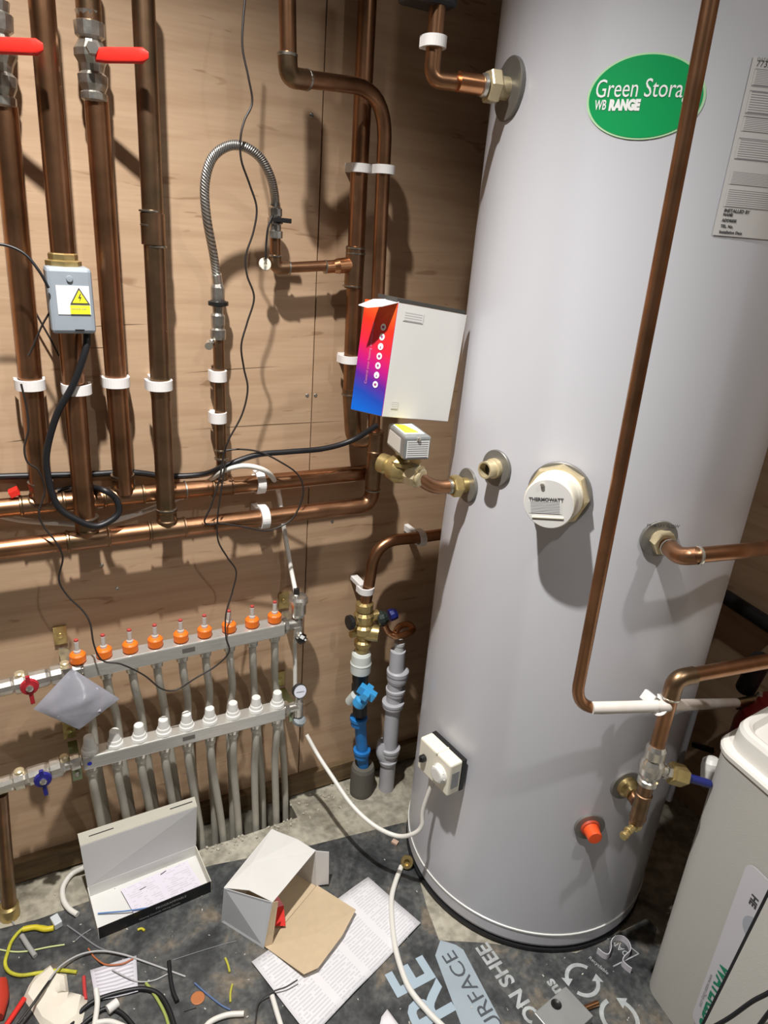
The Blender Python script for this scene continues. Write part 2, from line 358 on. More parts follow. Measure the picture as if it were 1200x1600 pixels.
# ================================================================ THE CYLINDER
def tp(theta, z, r=TR): return V((TX + r * math.cos(theta), TY + r * math.sin(theta), z))
def th_of(p): return math.atan2(p.y - TY, p.x - TX) % (2 * PI)
tank = thing('hot_water_cylinder', (TX, TY, 0), 'tall white unvented hot water cylinder standing on the floor beside the pipework', 'water tank')
mb = MB(); lathe(mb, (TX, TY, 0), (0, 0, 1), [(TR - .012, .012), (TR - .003, .016), (TR, .024), (TR, .052), (TR - .001, .0525)], 96); mb.build('base_band', TANK, tank)
mb = MB(); lathe(mb, (TX, TY, 0), (0, 0, 1), [(TR - .001, .0525), (TR + .0016, .053), (TR + .0016, .056), (TR - .0005, .057)], 96); mb.build('base_seam', mat('seam_bead', (.80, .80, .76), .3), tank)
mb = MB(); lathe(mb, (TX, TY, 0), (0, 0, 1), [(TR - .0005, .057), (TR - .0005, 2.12), (TR - .02, 2.16), (TR - .1, 2.19), (0, 2.20)], 96); mb.build('shell', TANK, tank)
mb = MB(); lathe(mb, (TX, TY, 0), (0, 0, 1), [(TR - .008, .003), (TR + .002, .004), (TR + .002, .012), (TR - .012, .0125)], 72); mb.build('foot_ring', RUBBER, tank)
FLG = mat('flange_grey', (.23, .22, .20), .42, .4, noise=.2, nscale=20)
def port(px, py, hpx, name='port_collar'):
    p = T(px, py); rad = hpx / 2 * (p - CAM).length / FPX
    n = V((p.x - TX, p.y - TY, 0)).normalized(); mb = MB()
    lathe(mb, p - n * .004, n, [(rad, 0), (rad, .0065), (rad * .97, .0075), (rad * .5, .0080)], 36); mb.build(name, FLG, tank)
    return p, n, rad
nA = V((-.985, .172, 0)).normalized(); pA = V((TX, TY, 0)) + nA * TR; pA.z = 1.611; rA = .044
mb = MB(); lathe(mb, pA - nA * .004, nA, [(rA, 0), (rA, .0065), (rA * .97, .0075), (rA * .5, .0080)], 36); mb.build('port_collar', FLG, tank)
pB, nB, rB = port(731, 758, 54); pC, nC, rC = port(776, 731, 57)
pH, nH, rH = port(874, 770, 97); pP, nP, rP = port(1029, 841, 56); pV, nV, rV = port(977, 1226, 46); pO, nO, rO = port(921, 1291, 43)
# open threaded stub
mb = MB(); lathe(mb, pC, nC, [(.0175, 0), (.0175, .012), (.0150, .013), (.0150, .030), (.0120, .030), (.0115, .012)], 24)
mb.build('threaded_stub', PBRASS, tank)
mb = MB(); lathe(mb, pC + nC * .012, nC, [(.0116, 0), (.0116, .004)], 20); mb.build('stub_bore', BLACKP, tank)
# orange blanking plug
mb = MB(); lathe(mb, pO, nO, [(.0165, .003), (.0150, .012), (.0140, .028), (.0125, .030), (.006, .0302)], 24); mb.build('blanking_plug', mat('red_orange_plastic', (.90, .10, .02), .4), tank)
mb = MB(); lathe(mb, pO, nO, [(.0195, .004), (.0185, .0085), (.015, .009)], 24); mb.build('plug_washer', mat('dull_orange', (.50, .07, .03), .5), tank)
# immersion heater
up = V((0, 0, 1)); tanH = up.cross(nH).normalized()
mb = MB(); hexn(mb, pH + nH * .003, pH + nH * .018, rH * .97, 8); mb.build('heater_nut', PBRASS, tank)
cr_ = rH * .80
mb = MB(); lathe(mb, pH, nH, [(cr_ * 1.03, .016), (cr_ * 1.03, .022), (cr_, .026), (cr_ * .985, .060), (cr_ * .95, .064), (cr_ * .90, .0645)], 48); hc = mb.build('heater_cover', CREAM, tank)
FH = pH + nH * .0646
mb = MB(); lathe(mb, FH - nH * .001, nH, [(cr_ * .93, 0), (cr_ * .93, .0012)], 48); mb.build('cover_face', mat('heater_face', (.66, .65, .62), .5), hc)
fr = -tanH if (-tanH).dot(RM @ V((1, 0, 0))) > 0 else tanH      # reading direction across the face
fu = (up * .97 + fr * .13).normalized(); frr = (fr - up * (-.20)).normalized(); fu = (up - fr * .2).normalized()
mb = MB(); c0 = FH - fr * .001 - up * .008; q = [c0 - frr * .029 - fu * .008, c0 + frr * .023 - fu * .008, c0 + frr * .023 + fu * .012, c0 - frr * .029 + fu * .012]
slab(mb, q, .0006, nH); mb.build('rating_label', lines_mat('heater_label', (.62, .62, .60), (.12, .12, .13), 8, .7, 30), hc)
text('THERMOWATT', .0078, c0 - frr * .028 + fu * .0125, frr, fu, INK, 'lettering', hc, th=.001, bold=.0003)
mb = MB(); box(mb, FH - fu * .0215 - frr * .002 + nH * .001, (.050, .002, .0022), (frr, nH, fu)); mb.build('cover_ridge', CREAM, hc)
mb = MB(); lathe(mb, FH + fu * .031 - frr * .008, nH, [(.0035, 0), (.0030, .004), (.001, .005)], 14); mb.build('cover_screw', NICKEL, hc)
# green sticker
gL, gR = T(918, 150), T(1103, 150); gT, gB = T(1010, 82), T(1012, 219)
gc = (th_of(gL) + th_of(gR)) / 2; gw = (th_of(gR) - th_of(gL)) / 2; gz = (gT.z + gB.z) / 2; gh = (gT.z - gB.z) / 2
def ellipse_patch(th0, z0, aw, ah, R, k=1.0):
    mb = MB(); n = 40; rows = []
    for j in range(n + 1):
        z = -1 + 2 * j / n; z = math.sin(z * PI / 2); wd = math.sqrt(max(0, 1 - z * z)); rows.append([tp(th0 + aw * k * wd * (-1 + 2 * i / 16), z0 + ah * k * z, R) for i in range(17)])
    vs = [p for r_ in rows for p in r_]; fs = [[j * 17 + i, j * 17 + i + 1, (j + 1) * 17 + i + 1, (j + 1) * 17 + i] for j in range(n) for i in range(16)]
    return mb.add(vs, fs, True)
ellipse_patch(gc, gz, gw, gh, TR + .0006).build('badge_border', mat('badge_pale', (.45, .72, .42), .4), tank)
bd = ellipse_patch(gc, gz, gw, gh, TR + .0010, .955).build('green_badge', GREEN, tank, label='green oval badge')
tl = T(930, 151)
text('Green Storage', .0305, None, None, None, WINK, 'lettering', bd, wrap=(th_of(T(929, 153)), T(929, 153).z, TR + .0016), sx=.74)
text('WB', .0165, None, None, None, WINK, 'lettering', bd, wrap=(th_of(T(929, 172)), T(929, 172).z, TR + .0016), sx=.60, bold=.0003)
text('RANGE', .0165, None, None, None, WINK, 'lettering', bd, wrap=(th_of(T(951, 172)), T(951, 172).z, TR + .0016), sx=.74, bold=.0012)
# data label on the right of the shell
lL = th_of(T(1176, 92)); lz1 = T(1176, 88).z; lz0 = T(1113, 367).z; lw = .34
def patch(th0, th1, z0, z1, R, m, name, parent, label=None):
    mb = MB(); n = 14
    for i in range(n):
        a, b = th0 + (th1 - th0) * i / n, th0 + (th1 - th0) * (i + 1) / n; u0, u1 = i / n, (i + 1) / n
        mb.add([tp(a, z0, R), tp(b, z0, R), tp(b, z1, R), tp(a, z1, R)], [[0, 1, 2, 3]], True, [[(u0, 0), (u1, 0), (u1, 1), (u0, 1)]])
    return mb.build(name, m, parent, label=label)
dl = patch(lL, lL + lw, lz0, lz1, TR + .0008, mat('label_grey', (.60, .585, .565), .5), 'data_label', tank, 'pale printed data label')
LM = lines_mat('label_small_print', (.60, .585, .565), (.25, .24, .24), 9, .75, 40, .03)
def lrow(py): return T(1176 + (py - 92) * (1113 - 1176) / (367 - 92), py).z
for a, b, k in ((108, 132, 0), (140, 175, 0), (180, 204, 0), (215, 247, 0), (266, 287, 0), (293, 322, 1)):
    patch(lL + .02, lL + lw, lrow(b), lrow(a), TR + .0012, LM, 'print_block', dl)
for py in (107, 133, 141, 176, 181, 215, 247):
    patch(lL + .02, lL + lw, lrow(py) - .0004, lrow(py) + .0004, TR + .0015, LINK, 'ruled_line', dl)
text('7733600', .010, None, None, None, INK, 'lettering', dl, wrap=(lL + .02, lrow(103), TR + .0014))
text('DATA LABEL', .0055, None, None, None, LINK, 'lettering', dl, wrap=(lL + .02, lrow(94), TR + .0014))
for i, s_ in enumerate(('INSTALLED BY', 'NAME', 'ADDRESS', 'TEL. No.', 'Installation Date')):
    text(s_, .0050 if i else .0058, None, None, None, INK, 'lettering', dl, wrap=(lL + .03, lrow(330 + (0, 6, 15, 24, 33)[i]), TR + .0014), bold=.0002)
text('PRIMARY FLOW', .0078, pP + nP * .0042 + up * .021 - up.cross(nP) * -.0, up.cross(nP), up, INK, 'lettering', tank, th=.0006, align='CENTER', bold=.0001)
# ================================================================ PIPE VOCABULARY
def ring(mb, p, d, r, w_=.006, k=1.12):
    d = V(d).normalized(); lathe(mb, V(p) - d * w_ / 2, d, [(r * .98, 0), (r * k, w_ * .2), (r * k, w_ * .8), (r * .98, w_)], 20)
def collar(p, d, r, L_, m, name, parent, lip=True):
    d = V(d).normalized(); mb = MB(); prof = [(r * 1.02, -L_ / 2), (r * 1.13, -L_ / 2 + .001), (r * 1.13, L_ / 2 - .001), (r * 1.02, L_ / 2)]
    if lip: prof = [(r * 1.02, -L_ / 2), (r * 1.18, -L_ / 2 + .001), (r * 1.18, -L_ / 2 + .004), (r * 1.10, -L_ / 2 + .006), (r * 1.10, L_ / 2 - .006), (r * 1.18, L_ / 2 - .004), (r * 1.18, L_ / 2 - .001), (r * 1.02, L_ / 2)]
    lathe(mb, p, d, prof, 22); return mb.build(name, m, parent)
def pipe(label, pts, r, m=COPPER, bend=.03, name='copper_pipe', cat='pipe', group=None, n=18):
    t = thing(name, pts[0] if pts[0].z < pts[-1].z else pts[-1], label, cat, group)
    mb = MB(); tube(mb, fillet(pts, bend), r, n); mb.build('tube', m, t); return t
def clip(p, d, r, label, wall=(0, 1, 0), gap=None, group='white plastic pipe clips', wd=.015):
    """saddle clip: a U strap closed round the pipe with a foot reaching back to the wall"""
    p = V(p); d = V(d).normalized(); wl = V(wall).normalized(); wl = (wl - d * wl.dot(d)).normalized(); s_ = d.cross(wl).normalized(); R = r + .0008; o = R + .005
    g = gap if gap is not None else (-p.y if wl.y > .5 else .03)
    t = thing('pipe_clip', p + wl * g, label, 'pipe clip', group)
    mb = MB(); out = []; inn = []
    k = 14
    for i in range(k + 1):
        a = PI + PI * i / k; c, s2 = math.cos(a), math.sin(a)
        out.append((c * o, s2 * o)); inn.append((c * R, s2 * R))
    out = [(-o, o * .75)] + out + [(o, o * .75)]; inn = [(-R, R * .75)] + inn + [(R, R * .75)]
    def P(q, e): return p + s_ * q[0] + wl * q[1] + d * e
    m_ = len(out)
    for i in range(m_ - 1):
        a, b, c, e = out[i], out[i + 1], inn[i + 1], inn[i]; h = wd / 2
        vs = [P(a, -h), P(b, -h), P(c, -h), P(e, -h), P(a, h), P(b, h), P(c, h), P(e, h)]
        mb.add(vs, [[0, 1, 5, 4], [2, 3, 7, 6], [0, 3, 2, 1], [4, 5, 6, 7]] + ([[0, 4, 7, 3]] if i == 0 else []) + ([[1, 2, 6, 5]] if i == m_ - 2 else []))
    mb.build('strap', CLIPW, t)
    mb = MB(); box(mb, p + wl * (R + (g - R) / 2 + .0), (min(2 * o * .9, .018), max(g - R, .004), wd * .8), (s_, wl, d)); mb.build('saddle', CLIPW, t, bev=.0015)
    return t
def comp_nut(mb, a, d, r, L_=.014, k=1.45): d = V(d).normalized(); hexn(mb, V(a), V(a) + d * L_, r * k)
# ================================================================ COPPER RISERS ON THE BACK WALL
YP = -.064; YH = -.032
def wp(px, py, y=YP): return W(px, py, y)
R35 = .0180
HU0, HU1 = wp(-60, 800, YH), wp(572, 738, YH); HL0, HL1 = wp(-60, 866), wp(572, 789)
hu = pipe('upper of two horizontal copper header pipes on the back wall', [HU0, HU1], .0170, COPPER); hl = pipe('lower of two horizontal copper header pipes with an elbow at its right end', [HL0, HL1 + V((.014, 0, 0)), W(583, 742, YP)], .0175, COPPER, .03)
def at_x(px, py0, a, b):  # height on a header at the pixel column
    return a + (b - a) * ((px - a[0]) if 0 else 0)
def riser(label, top, bot, r, mt=COPPER, y=None): return pipe(label, [wp(*bot, y or YP), wp(*top, y or YP)], r, mt)
r1 = riser('leftmost vertical copper riser, dropping into the upper header', (7, 165), (66, 782), R35, COPPER, YH - .004)
r2 = riser('vertical copper riser carrying the blue-grey actuator box', (60, -60), (136, 848), R35)
r3 = riser('vertical copper riser below the red-levered valve', (150, 150), (194, 770), R35, COPPER, YH - .004)
r4 = riser('fourth vertical copper riser, right of the red lever tip', (221, -60), (261, 832), .0172, COPDARK)
r5 = pipe('thin copper dropper under the left end of the braided hose', [wp(347, 755, YH), wp(341, 520, YH)], .0105, COPDARK)
def tee(parent, hx, px, rr, hr, m=COPDARK):
    a, b = (HU0, HU1) if hx == 'u' else (HL0, HL1)
    x = W(px, 780 if hx == 'u' else 840, a.y).x; t = (x - a.x) / (b.x - a.x); c = a + (b - a) * t
    collar(c, b - a, hr, rr * 4.2, m, 'tee_body', parent); collar(c + V((0, 0, hr + .012)), (0, 0, 1), rr, .026, m, 'tee_branch', parent)
    mb = MB(); ring(mb, c + V((0, 0, hr + .026)), (0, 0, 1), rr * 1.02, .003, 1.16); mb.build('solder_ring', SOLDER, parent)
    return c
tee(r1, 'u', 66, R35, .0170); tee(r2, 'l', 138, R35, .0175); tee(r3, 'u', 194, R35, .0170); tee(r4, 'l', 262, .0172, .0175); tee(r5, 'u', 347, .0105, .0170)
for px, py in ((235, 330), (237, 352), (243, 385)):
    mb = MB(); ring(mb, wp(px, py), (0, 0, 1), .0172, .004, 1.08); mb.build('solder_ring', SOLDER, r4)
collar(wp(239, 358), (0, 0, 1), .0172, .05, COPDARK, 'coupling', r4, False)
mb = MB(); ring(mb, wp(346, 703, YH), (0, 0, 1), .0105, .004, 1.25); mb.build('solder_ring', SOLDER, r5)
mb = MB(); ring(mb, wp(346, 716, YH), (0, 0, 1), .0105, .004, 1.35); mb.build('solder_ring', SOLDER, r5)
for px in (120, 290): 
    x = W(px, 780, YH).x; mb = MB(); ring(mb, HU0 + (HU1 - HU0) * ((x - HU0.x) / (HU1.x - HU0.x)), HU1 - HU0, .017, .004, 1.08); mb.build('solder_ring', SOLDER, hu)
CL = [((47, 600), r1, R35, 'white pipe clip on the leftmost riser'), ((120, 607), r2, R35, 'white pipe clip on the riser under the actuator box, crossed by its cable'), ((181, 596), r3, R35, 'white pipe clip on the third riser'), ((249, 601), r4, .0172, 'white pipe clip on the fourth riser, tank side of the red lever'),
      ((341, 587), r5, .0105, 'small white clip on the thin dropper, upper of two'), ((341, 652), r5, .0105, 'small white clip on the thin dropper, lower of two')]
for (q, par, rr, lab) in CL: clip(wp(*q, YH - .004 if par in (r1, r3) else YH if par is r5 else YP), (0, 0, 1), rr, lab, wd=.017 if rr > .015 else .02)
for px, a, b, rr, lab in ((405, HU0, HU1, .017, 'white clip hooked over the upper horizontal header'), (412, HL0, HL1, .0175, 'white clip hooked over the lower horizontal header')):
    x = W(px, 770, a.y).x; c = a + (b - a) * ((x - a.x) / (b.x - a.x)); clip(c, b - a, rr, lab, wd=.017)
# ball valves with red levers
def ball_valve(label, top, bot, lever_px, y=-.040, mt=DULLNICK, lm=REDP, half=False):
    a, b = W(*bot, y), W(*top, y); d = (b - a); L_ = d.length; dn = d.normalized(); t = thing('ball_valve', a, label, 'valve')
    r = .017
    mb = MB(); lathe(mb, a, dn, [(r * .9, 0), (r * 1.15, .003), (r * 1.15, L_ * .10), (r, L_ * .12), (r * 1.25, L_ * .2), (r * 1.3, L_ * .30), (r * .95, L_ * .34), (r * 1.1, L_ * .42), (r * 1.45, L_ * .5), (r * 1.45, L_ * .58), (r * 1.0, L_ * .68), (r * .95, L_ * .70), (r * 1.25, L_ * .73), (r * 1.3, L_ * .88), (r * 1.0, L_ * .9), (r * 1.1, L_)], 12, False); mb.build('valve_body', mt, t, bev=.001)
    s = a + dn * L_ * .55 + V((0, -.02, 0)); lv0 = W(*lever_px[0], s.y - .018); lv1 = W(*lever_px[1], s.y - .062)
    mb = MB(); cyl(mb, s + V((0, .004, 0)), V((s.x - .004, s.y - .024, s.z)), .006, 12); comp_nut(mb, (s.x - .004, s.y - .018, s.z), (0, -1, 0), .006, .009, 1.5); mb.build('spindle', NICKEL, t)
    ld = (lv1 - lv0).normalized(); mb = MB(); Lh = (lv1 - lv0).length; up_ = V((0, 0, 1))
    n_ = 10; vs = []; fs = []
    for i in range(n_ + 1):
        tt = i / n_; c = lv0 + ld * Lh * tt; hh = .0105 * (1 if tt < .88 else (1 - ((tt - .88) / .12) ** 2 * .55)) * (.85 + .15 * min(1, tt * 5)); ww = .006
        for k in range(12):
            an = 2 * PI * k / 12; vs.append(c + up_ * math.copysign(abs(math.cos(an)) ** .6, math.cos(an)) * hh + V((0, 1, 0)) * math.copysign(abs(math.sin(an)) ** .6, math.sin(an)) * ww)
    for i in range(n_):
        for k in range(12): fs.append([i * 12 + k, i * 12 + (k + 1) % 12, (i + 1) * 12 + (k + 1) % 12, (i + 1) * 12 + k])
    mb.add(vs, fs, True); mb.add(vs[:12], [list(range(12))]); mb.add(vs[-12:], [list(range(12))[::-1]]); mb.build('lever', lm, t, label='red plastic-sleeved lever')
    mb = MB(); box(mb, (V((s.x, s.y - .018, s.z)) + lv0) / 2 + ld * .004, ((lv0 - V((s.x, s.y - .018, s.z))).length + .012, .003, .010), (ld, V((0, 1, 0)), ld.cross(V((0, 1, 0))).normalized())); mb.build('lever_tang', NICKEL, t)
    return t
ball_valve('nickel ball valve with red lever on the third riser', (138, 18), (148, 160), ((149, 86), (231, 87)))
ball_valve('nickel ball valve at the left frame edge, only red lever tip and foot visible', (-8, 0), (4, 168), ((-30, 70), (67, 74)))
mb_t = pipe('short copper tail rising behind the valve of the third riser', [wp(140, 40, -.040), wp(134, -60, -.040)], R35, COPDARK)
# ---------------- motorised valve on riser two
mv = thing('motorised_valve', wp(104, 420), 'blue-grey motorised valve actuator with warning label on the second riser', 'valve')
mb = MB(); lathe(mb, wp(100, 420), (0, 0, 1), [(.018, 0), (.027, .003), (.027, .012), (.022, .014), (.022, .022), (.020, .024)], 8, False); mb.build('brass_body', BRASS, mv)
c = W(111, 470, -.095); cx_, cz_ = .066, .101
u_ = (W(80, 424, -.095) - W(84, 516, -.095)).normalized(); u_ = V((-.01, 0, 1)).normalized(); s1 = V((1, 0, .0)).normalized()
mb = MB(); box(mb, c + V((0, .018, 0)), (cx_, .055, cz_), (s1, V((0, 1, 0)), u_)); ms = mb.build('casing', GREYBOX, mv, bev=.006)
fc = c + V((0, -.0098, 0))
mb = MB(); q = [fc + s1 * a + u_ * b for a, b in ((-.021, -.020), (.027, -.020), (.027, .024), (-.021, .024))]; slab(mb, q, .0005, (0, -1, 0)); mb.build('warning_label', mat('label_white', (.72, .73, .74), .5), ms)
mb = MB(); q = [fc + V((0, -.001, 0)) + s1 * a + u_ * b for a, b in ((-.003, -.019), (.026, -.019), (.026, -.006), (-.003, -.006))]; slab(mb, q, .0004, (0, -1, 0)); mb.build('yellow_panel', YEL, ms)
def warn_tri(o, s_, uu, k, nn, par):
    mb = MB(); slab(mb, [o + s_ * -k + uu * 0, o + s_ * k, o + uu * k * 1.75], .0004, nn, False); mb.build('triangle_border', INK, par)
    o2 = o + nn * .0004 + uu * k * .14; k2 = k * .78; mb = MB(); slab(mb, [o2 + s_ * -k2, o2 + s_ * k2, o2 + uu * k2 * 1.75], .0004, nn, False); mb.build('warning_triangle', YEL, par)
    o3 = o2 + nn * .0005; mb = MB(); slab(mb, [o3 + s_ * a * k + uu * b * k for a, b in ((.08, 1.0), (-.16, .52), (.02, .54), (-.06, .12), (.18, .66), (.0, .64), (.16, .98))], .0003, nn, False); mb.build('bolt_mark', INK, par)
warn_tri(fc + V((0, -.001, 0)) + s1 * .012 + u_ * -.004, s1, u_, .0145, V((0, -1, 0)), ms)
text('DANGER 230V', .0035, fc + V((0, -.0015, 0)) + s1 * -.002 + u_ * -.012, s1, u_, LINK, 'lettering', ms)
mb = MB(); box(mb, fc + u_ * -.044 + s1 * .008, (.014, .001, .0022), (s1, V((0, 1, 0)), u_)); mb.build('slot', BLACKP, ms)
mb = MB(); lathe(mb, fc + u_ * .034 + V((0, .0, 0)), (0, -1, 0), [(.005, 0), (.0045, .002), (.001, .0022)], 12); mb.build('cover_screw', GREYBOX, ms)
mb = MB(); tube(mb, spline([W(136, 516, -.08), W(134, 545, -.09), W(115, 600, -.09), W(90, 645, -.085), W(74, 700, -.08), W(74, 740, -.08), W(90, 790, -.085), W(120, 812, -.088), W(150, 822, -.088), W(175, 812, -.085), W(186, 798, -.082), W(180, 778, -.078), W(160, 765, -.075), W(140, 762, -.01), W(120, 762, -.012), W(90, 768, -.01)], 8), .0058, 12); mb.build('cable', RUBBER, mv, label='thick black looped cable')
# ================================================================ RIGHT GROUP OF WALL PIPES
YA, YB = -.045, -.090
YC = -.15
pa = thing('copper_pipe', W(546, 618, YA), 'thick vertical copper pipe on the back wall running down behind the printed box', 'pipe')
A_top, A_mid = W(577, -60, YA), W(548, 616, YA); A_end = W(588, 682, YB + .01)
mb = MB(); tube(mb, [A_mid, W(560, 300, YA), A_top], .0165, 18); mb.build('tube', COPPER, pa)
mb = MB(); tube(mb, fillet([A_mid + V((0, 0, .012)), W(553, 690, YA), A_end], .05), .0185, 18); mb.build('elbow', COPDARK, pa)
for q in ((556, 388), (556, 396), (551, 447), (548, 616)):
    mb = MB(); ring(mb, W(*q, YA), (0, 0, 1), .0165, .004, 1.2); mb.build('solder_ring', SOLDER, pa)
collar(W(554, 418, YA), (0, 0, 1), .0165, .078, COPDARK, 'tee_body', pa, False)
pb = thing('copper_pipe', W(583, 770, YP), 'copper pipe with an elbow and wide bend turning down in front of the thick pipe', 'pipe')
mb = MB(); tube(mb, fillet([W(448, -60, YC), W(451, 120, YC), W(604, 140, YB), W(588, 520, YB), W(583, 742, YP - .005)], [.02, .075, .05, .05]), .0130, 18); mb.build('tube', COPBRIGHT if 0 else COPPER, pb)
mb = MB(); tube(mb, fillet([W(449, 88, YC), W(451, 121, YC), W(481, 125, YC + .012)], .022), .0152, 18); mb.build('elbow', COPDARK, pb)
for q, d in (((449, 86), (0, 0, 1)), ((479, 125), (1, .35, -.05))):
    mb = MB(); ring(mb, W(*q, YC if q[1] < 100 else YC + .012), d, .0145, .006, 1.1); mb.build('solder_ring', SOLDER, pb)
collar(W(587, 690, -.085), (0, 0, 1), .0150, .05, COPDARK, 'tee_body', pb); collar(W(584, 735, -.07), (0, 0, 1), .0150, .075, COPDARK, 'coupling', pb, False)
for q in ((586, 715), (583, 765)):
    mb = MB(); ring(mb, W(*q, -.068), (0, 0, 1), .0150, .003, 1.25); mb.build('solder_ring', SOLDER, pb)
clip(W(562, 263, YA), (0, 0, 1), .0165, 'white clip on the thick pipe, left half of the joined pair under the bend'); clip(W(601, 265, YB), (0, 0, 1), .0130, 'white clip on the bent pipe, right half of the joined pair under the bend')
clip(W(547, 561, YA), (0, 0, 1), .0165, 'white clip on the thick pipe, beside the printed box')
# branch to the filling loop
br = thing('copper_pipe', W(432, 420, YA), 'small copper branch with a reducer and elbow feeding the filling hose', 'pipe')
mb = MB(); tube(mb, fillet([W(553, 413, YA), W(430, 419, YA), W(430, 366, YA)], .02), .0098, 14); mb.build('tube', COPPER, br)
mb = MB(); a, b = W(553, 413, YA), W(508, 418, YA); d = (b - a).normalized(); L_ = (b - a).length; lathe(mb, a, d, [(.0150, 0), (.0142, L_ * .55), (.0115, L_ * .72), (.0112, L_)], 20); mb.build('reducer', COPBRIGHT, br)
mb = MB(); tube(mb, fillet([W(450, 418, YA), W(430, 419, YA), W(430, 400, YA)], .02), .0115, 14); mb.build('elbow', COPDARK, br)
for q, d in (((451, 418), (1, 0, 0)), ((430, 400), (0, 0, 1)), ((508, 417), (1, 0, 0))):
    mb = MB(); ring(mb, W(*q, YA), d, .011, .004, 1.15); mb.build('solder_ring', SOLDER, br)
# isolating valve, hose, check valve
iv = thing('isolating_valve', W(431, 366, YA), 'small nickel isolating valve with black lever on the upper end of the hose branch', 'valve')
a, b = W(430, 372, YA), W(430, 322, YA); L_ = (b - a).length; mb = MB(); lathe(mb, a, b - a, [(.0135, 0), (.0135, L_ * .22), (.0105, L_ * .25), (.0105, L_ * .42), (.0140, L_ * .46), (.0140, L_ * .62), (.0110, L_ * .66), (.0125, L_ * .7), (.0125, L_ * .92), (.0085, L_)], 12, False); mb.build('valve_body', DULLNICK, iv)
mb = MB(); c = W(431, 344, YA); cyl(mb, c, c + V((0, -.016, 0)), .006, 12); box(mb, W(441, 344, YA - .018), (.034, .006, .008), (V((1, 0, -.03)).normalized(), V((0, 1, 0)), V((0, 0, 1)))); mb.build('lever', BLACKP, iv, bev=.001)
cv = thing('check_valve', W(341, 530, YH), 'small nickel check valve with black collar under the lower end of the hose', 'valve')
a, b = W(341, 530, YH), W(340, 440, YH); L_ = (b - a).length; mb = MB(); lathe(mb, a, b - a, [(.0135, 0), (.0145, L_ * .05), (.0145, L_ * .17), (.0110, L_ * .2), (.0130, L_ * .26), (.0130, L_ * .42), (.0095, L_ * .46), (.0105, L_ * .6), (.0125, L_ * .72), (.0125, L_ * .9), (.009, L_)], 14, False); mb.build('valve_body', DULLNICK, cv)
mb = MB(); c = W(341, 474, YH); lathe(mb, c - V((0, 0, .005)), (0, 0, 1), [(.014, 0), (.017, .002), (.017, .008), (.014, .010)], 16); box(mb, c, (.036, .008, .008)); mb.build('collar', BLACKP, cv, bev=.001)
mb = MB(); c = W(327, 536, YH); cyl(mb, W(340, 528, YH), c, .006, 12); cyl(mb, c, c + V((-.004, -.012, -.004)), .0075, 12); mb.build('drain_nipple', NICKEL, cv)
def braid(name):
    m = bpy.data.materials.new(name); m.use_nodes = True; N = m.node_tree.nodes; L = m.node_tree.links; b = N['Principled BSDF']; b.inputs['Metallic'].default_value = .9; b.inputs['Roughness'].default_value = .35
    tc = N.new('ShaderNodeUVMap'); ck = N.new('ShaderNodeTexWave'); ck.inputs['Scale'].default_value = 1.0; ck.wave_type = 'BANDS'; ck.bands_direction = 'DIAGONAL'
    mp = N.new('ShaderNodeMapping'); mp.inputs['Scale'].default_value = (60, 3, 1); L.new(tc.outputs[0], mp.inputs[0]); L.new(mp.outputs[0], ck.inputs[0])
    r = N.new('ShaderNodeValToRGB'); r.color_ramp.elements[0].color = (.20, .20, .19, 1); r.color_ramp.elements[1].color = (.72, .70, .66, 1); L.new(ck.outputs[0], r.inputs[0]); L.new(r.outputs[0], b.inputs['Base Color'])
    bp = N.new('ShaderNodeBump'); bp.inputs['Distance'].default_value = .001; L.new(ck.outputs[0], bp.inputs['Height']); L.new(bp.outputs[0], b.inputs['Normal']); return m
hp = spline([W(340, 446, YH), W(334, 400, -.045), W(323, 340, -.08), W(320, 290, -.095), W(330, 250, -.105), W(352, 230, -.11), (W(378, 228, -.11)), W(405, 245, -.10), W(422, 275, -.085), W(429, 305, -.06), W(430, 326, -.045)], 10)
hs = thing('braided_hose', W(342, 446, -.05), 'looped braided steel filling hose with a tight arch on the wall', 'hose')
mb = MB(); n = 12; seg = len(hp); tb = MB(); tube(tb, hp, .0078, n, False)
fsu = []; 
for i in range(seg - 1):
    for k in range(n): fsu.append([(i / seg, k / n), (i / seg, (k + 1) / n), ((i + 1) / seg, (k + 1) / n), ((i + 1) / seg, k / n)])
m_fs = tb.f[:len(fsu)]; mb.add(tb.v, m_fs, True, fsu); mb.build('braid', braid('steel_braid'), hs)
for a, b in ((hp[0], hp[4]), (hp[-1], hp[-5])):
    mb = MB(); cyl(mb, a, b, .0095, 14); mb.build('ferrule', NICKEL, hs)
# dust cap on its strap
t = thing('dust_cap', W(414, 413, -.055), 'round white cap dangling on a black strap beside the hose valve', 'cap')
c = W(414, 413, -.055); mb = MB(); lathe(mb, c + V((0, .002, 0)), (0, -1, .15), [(.0105, 0), (.0115, .002), (.0105, .005), (.0035, .0055), (.003, .003)], 20); mb.build('cap', CREAM, t)
mb = MB(); tube(mb, spline([W(426, 336, -.055), W(419, 355, -.058), W(416, 380, -.058), W(415, 405, -.06)]), .0018, 8); mb.build('strap', RUBBER, t)
# ================================================================ TOP FEED TO THE CYLINDER
ff = thing('copper_pipe', pA + nA * .12, 'copper pipe with a tight corner running into the top left port of the cylinder', 'pipe')
best = W(674, 124, -.300); best.z = 1.611
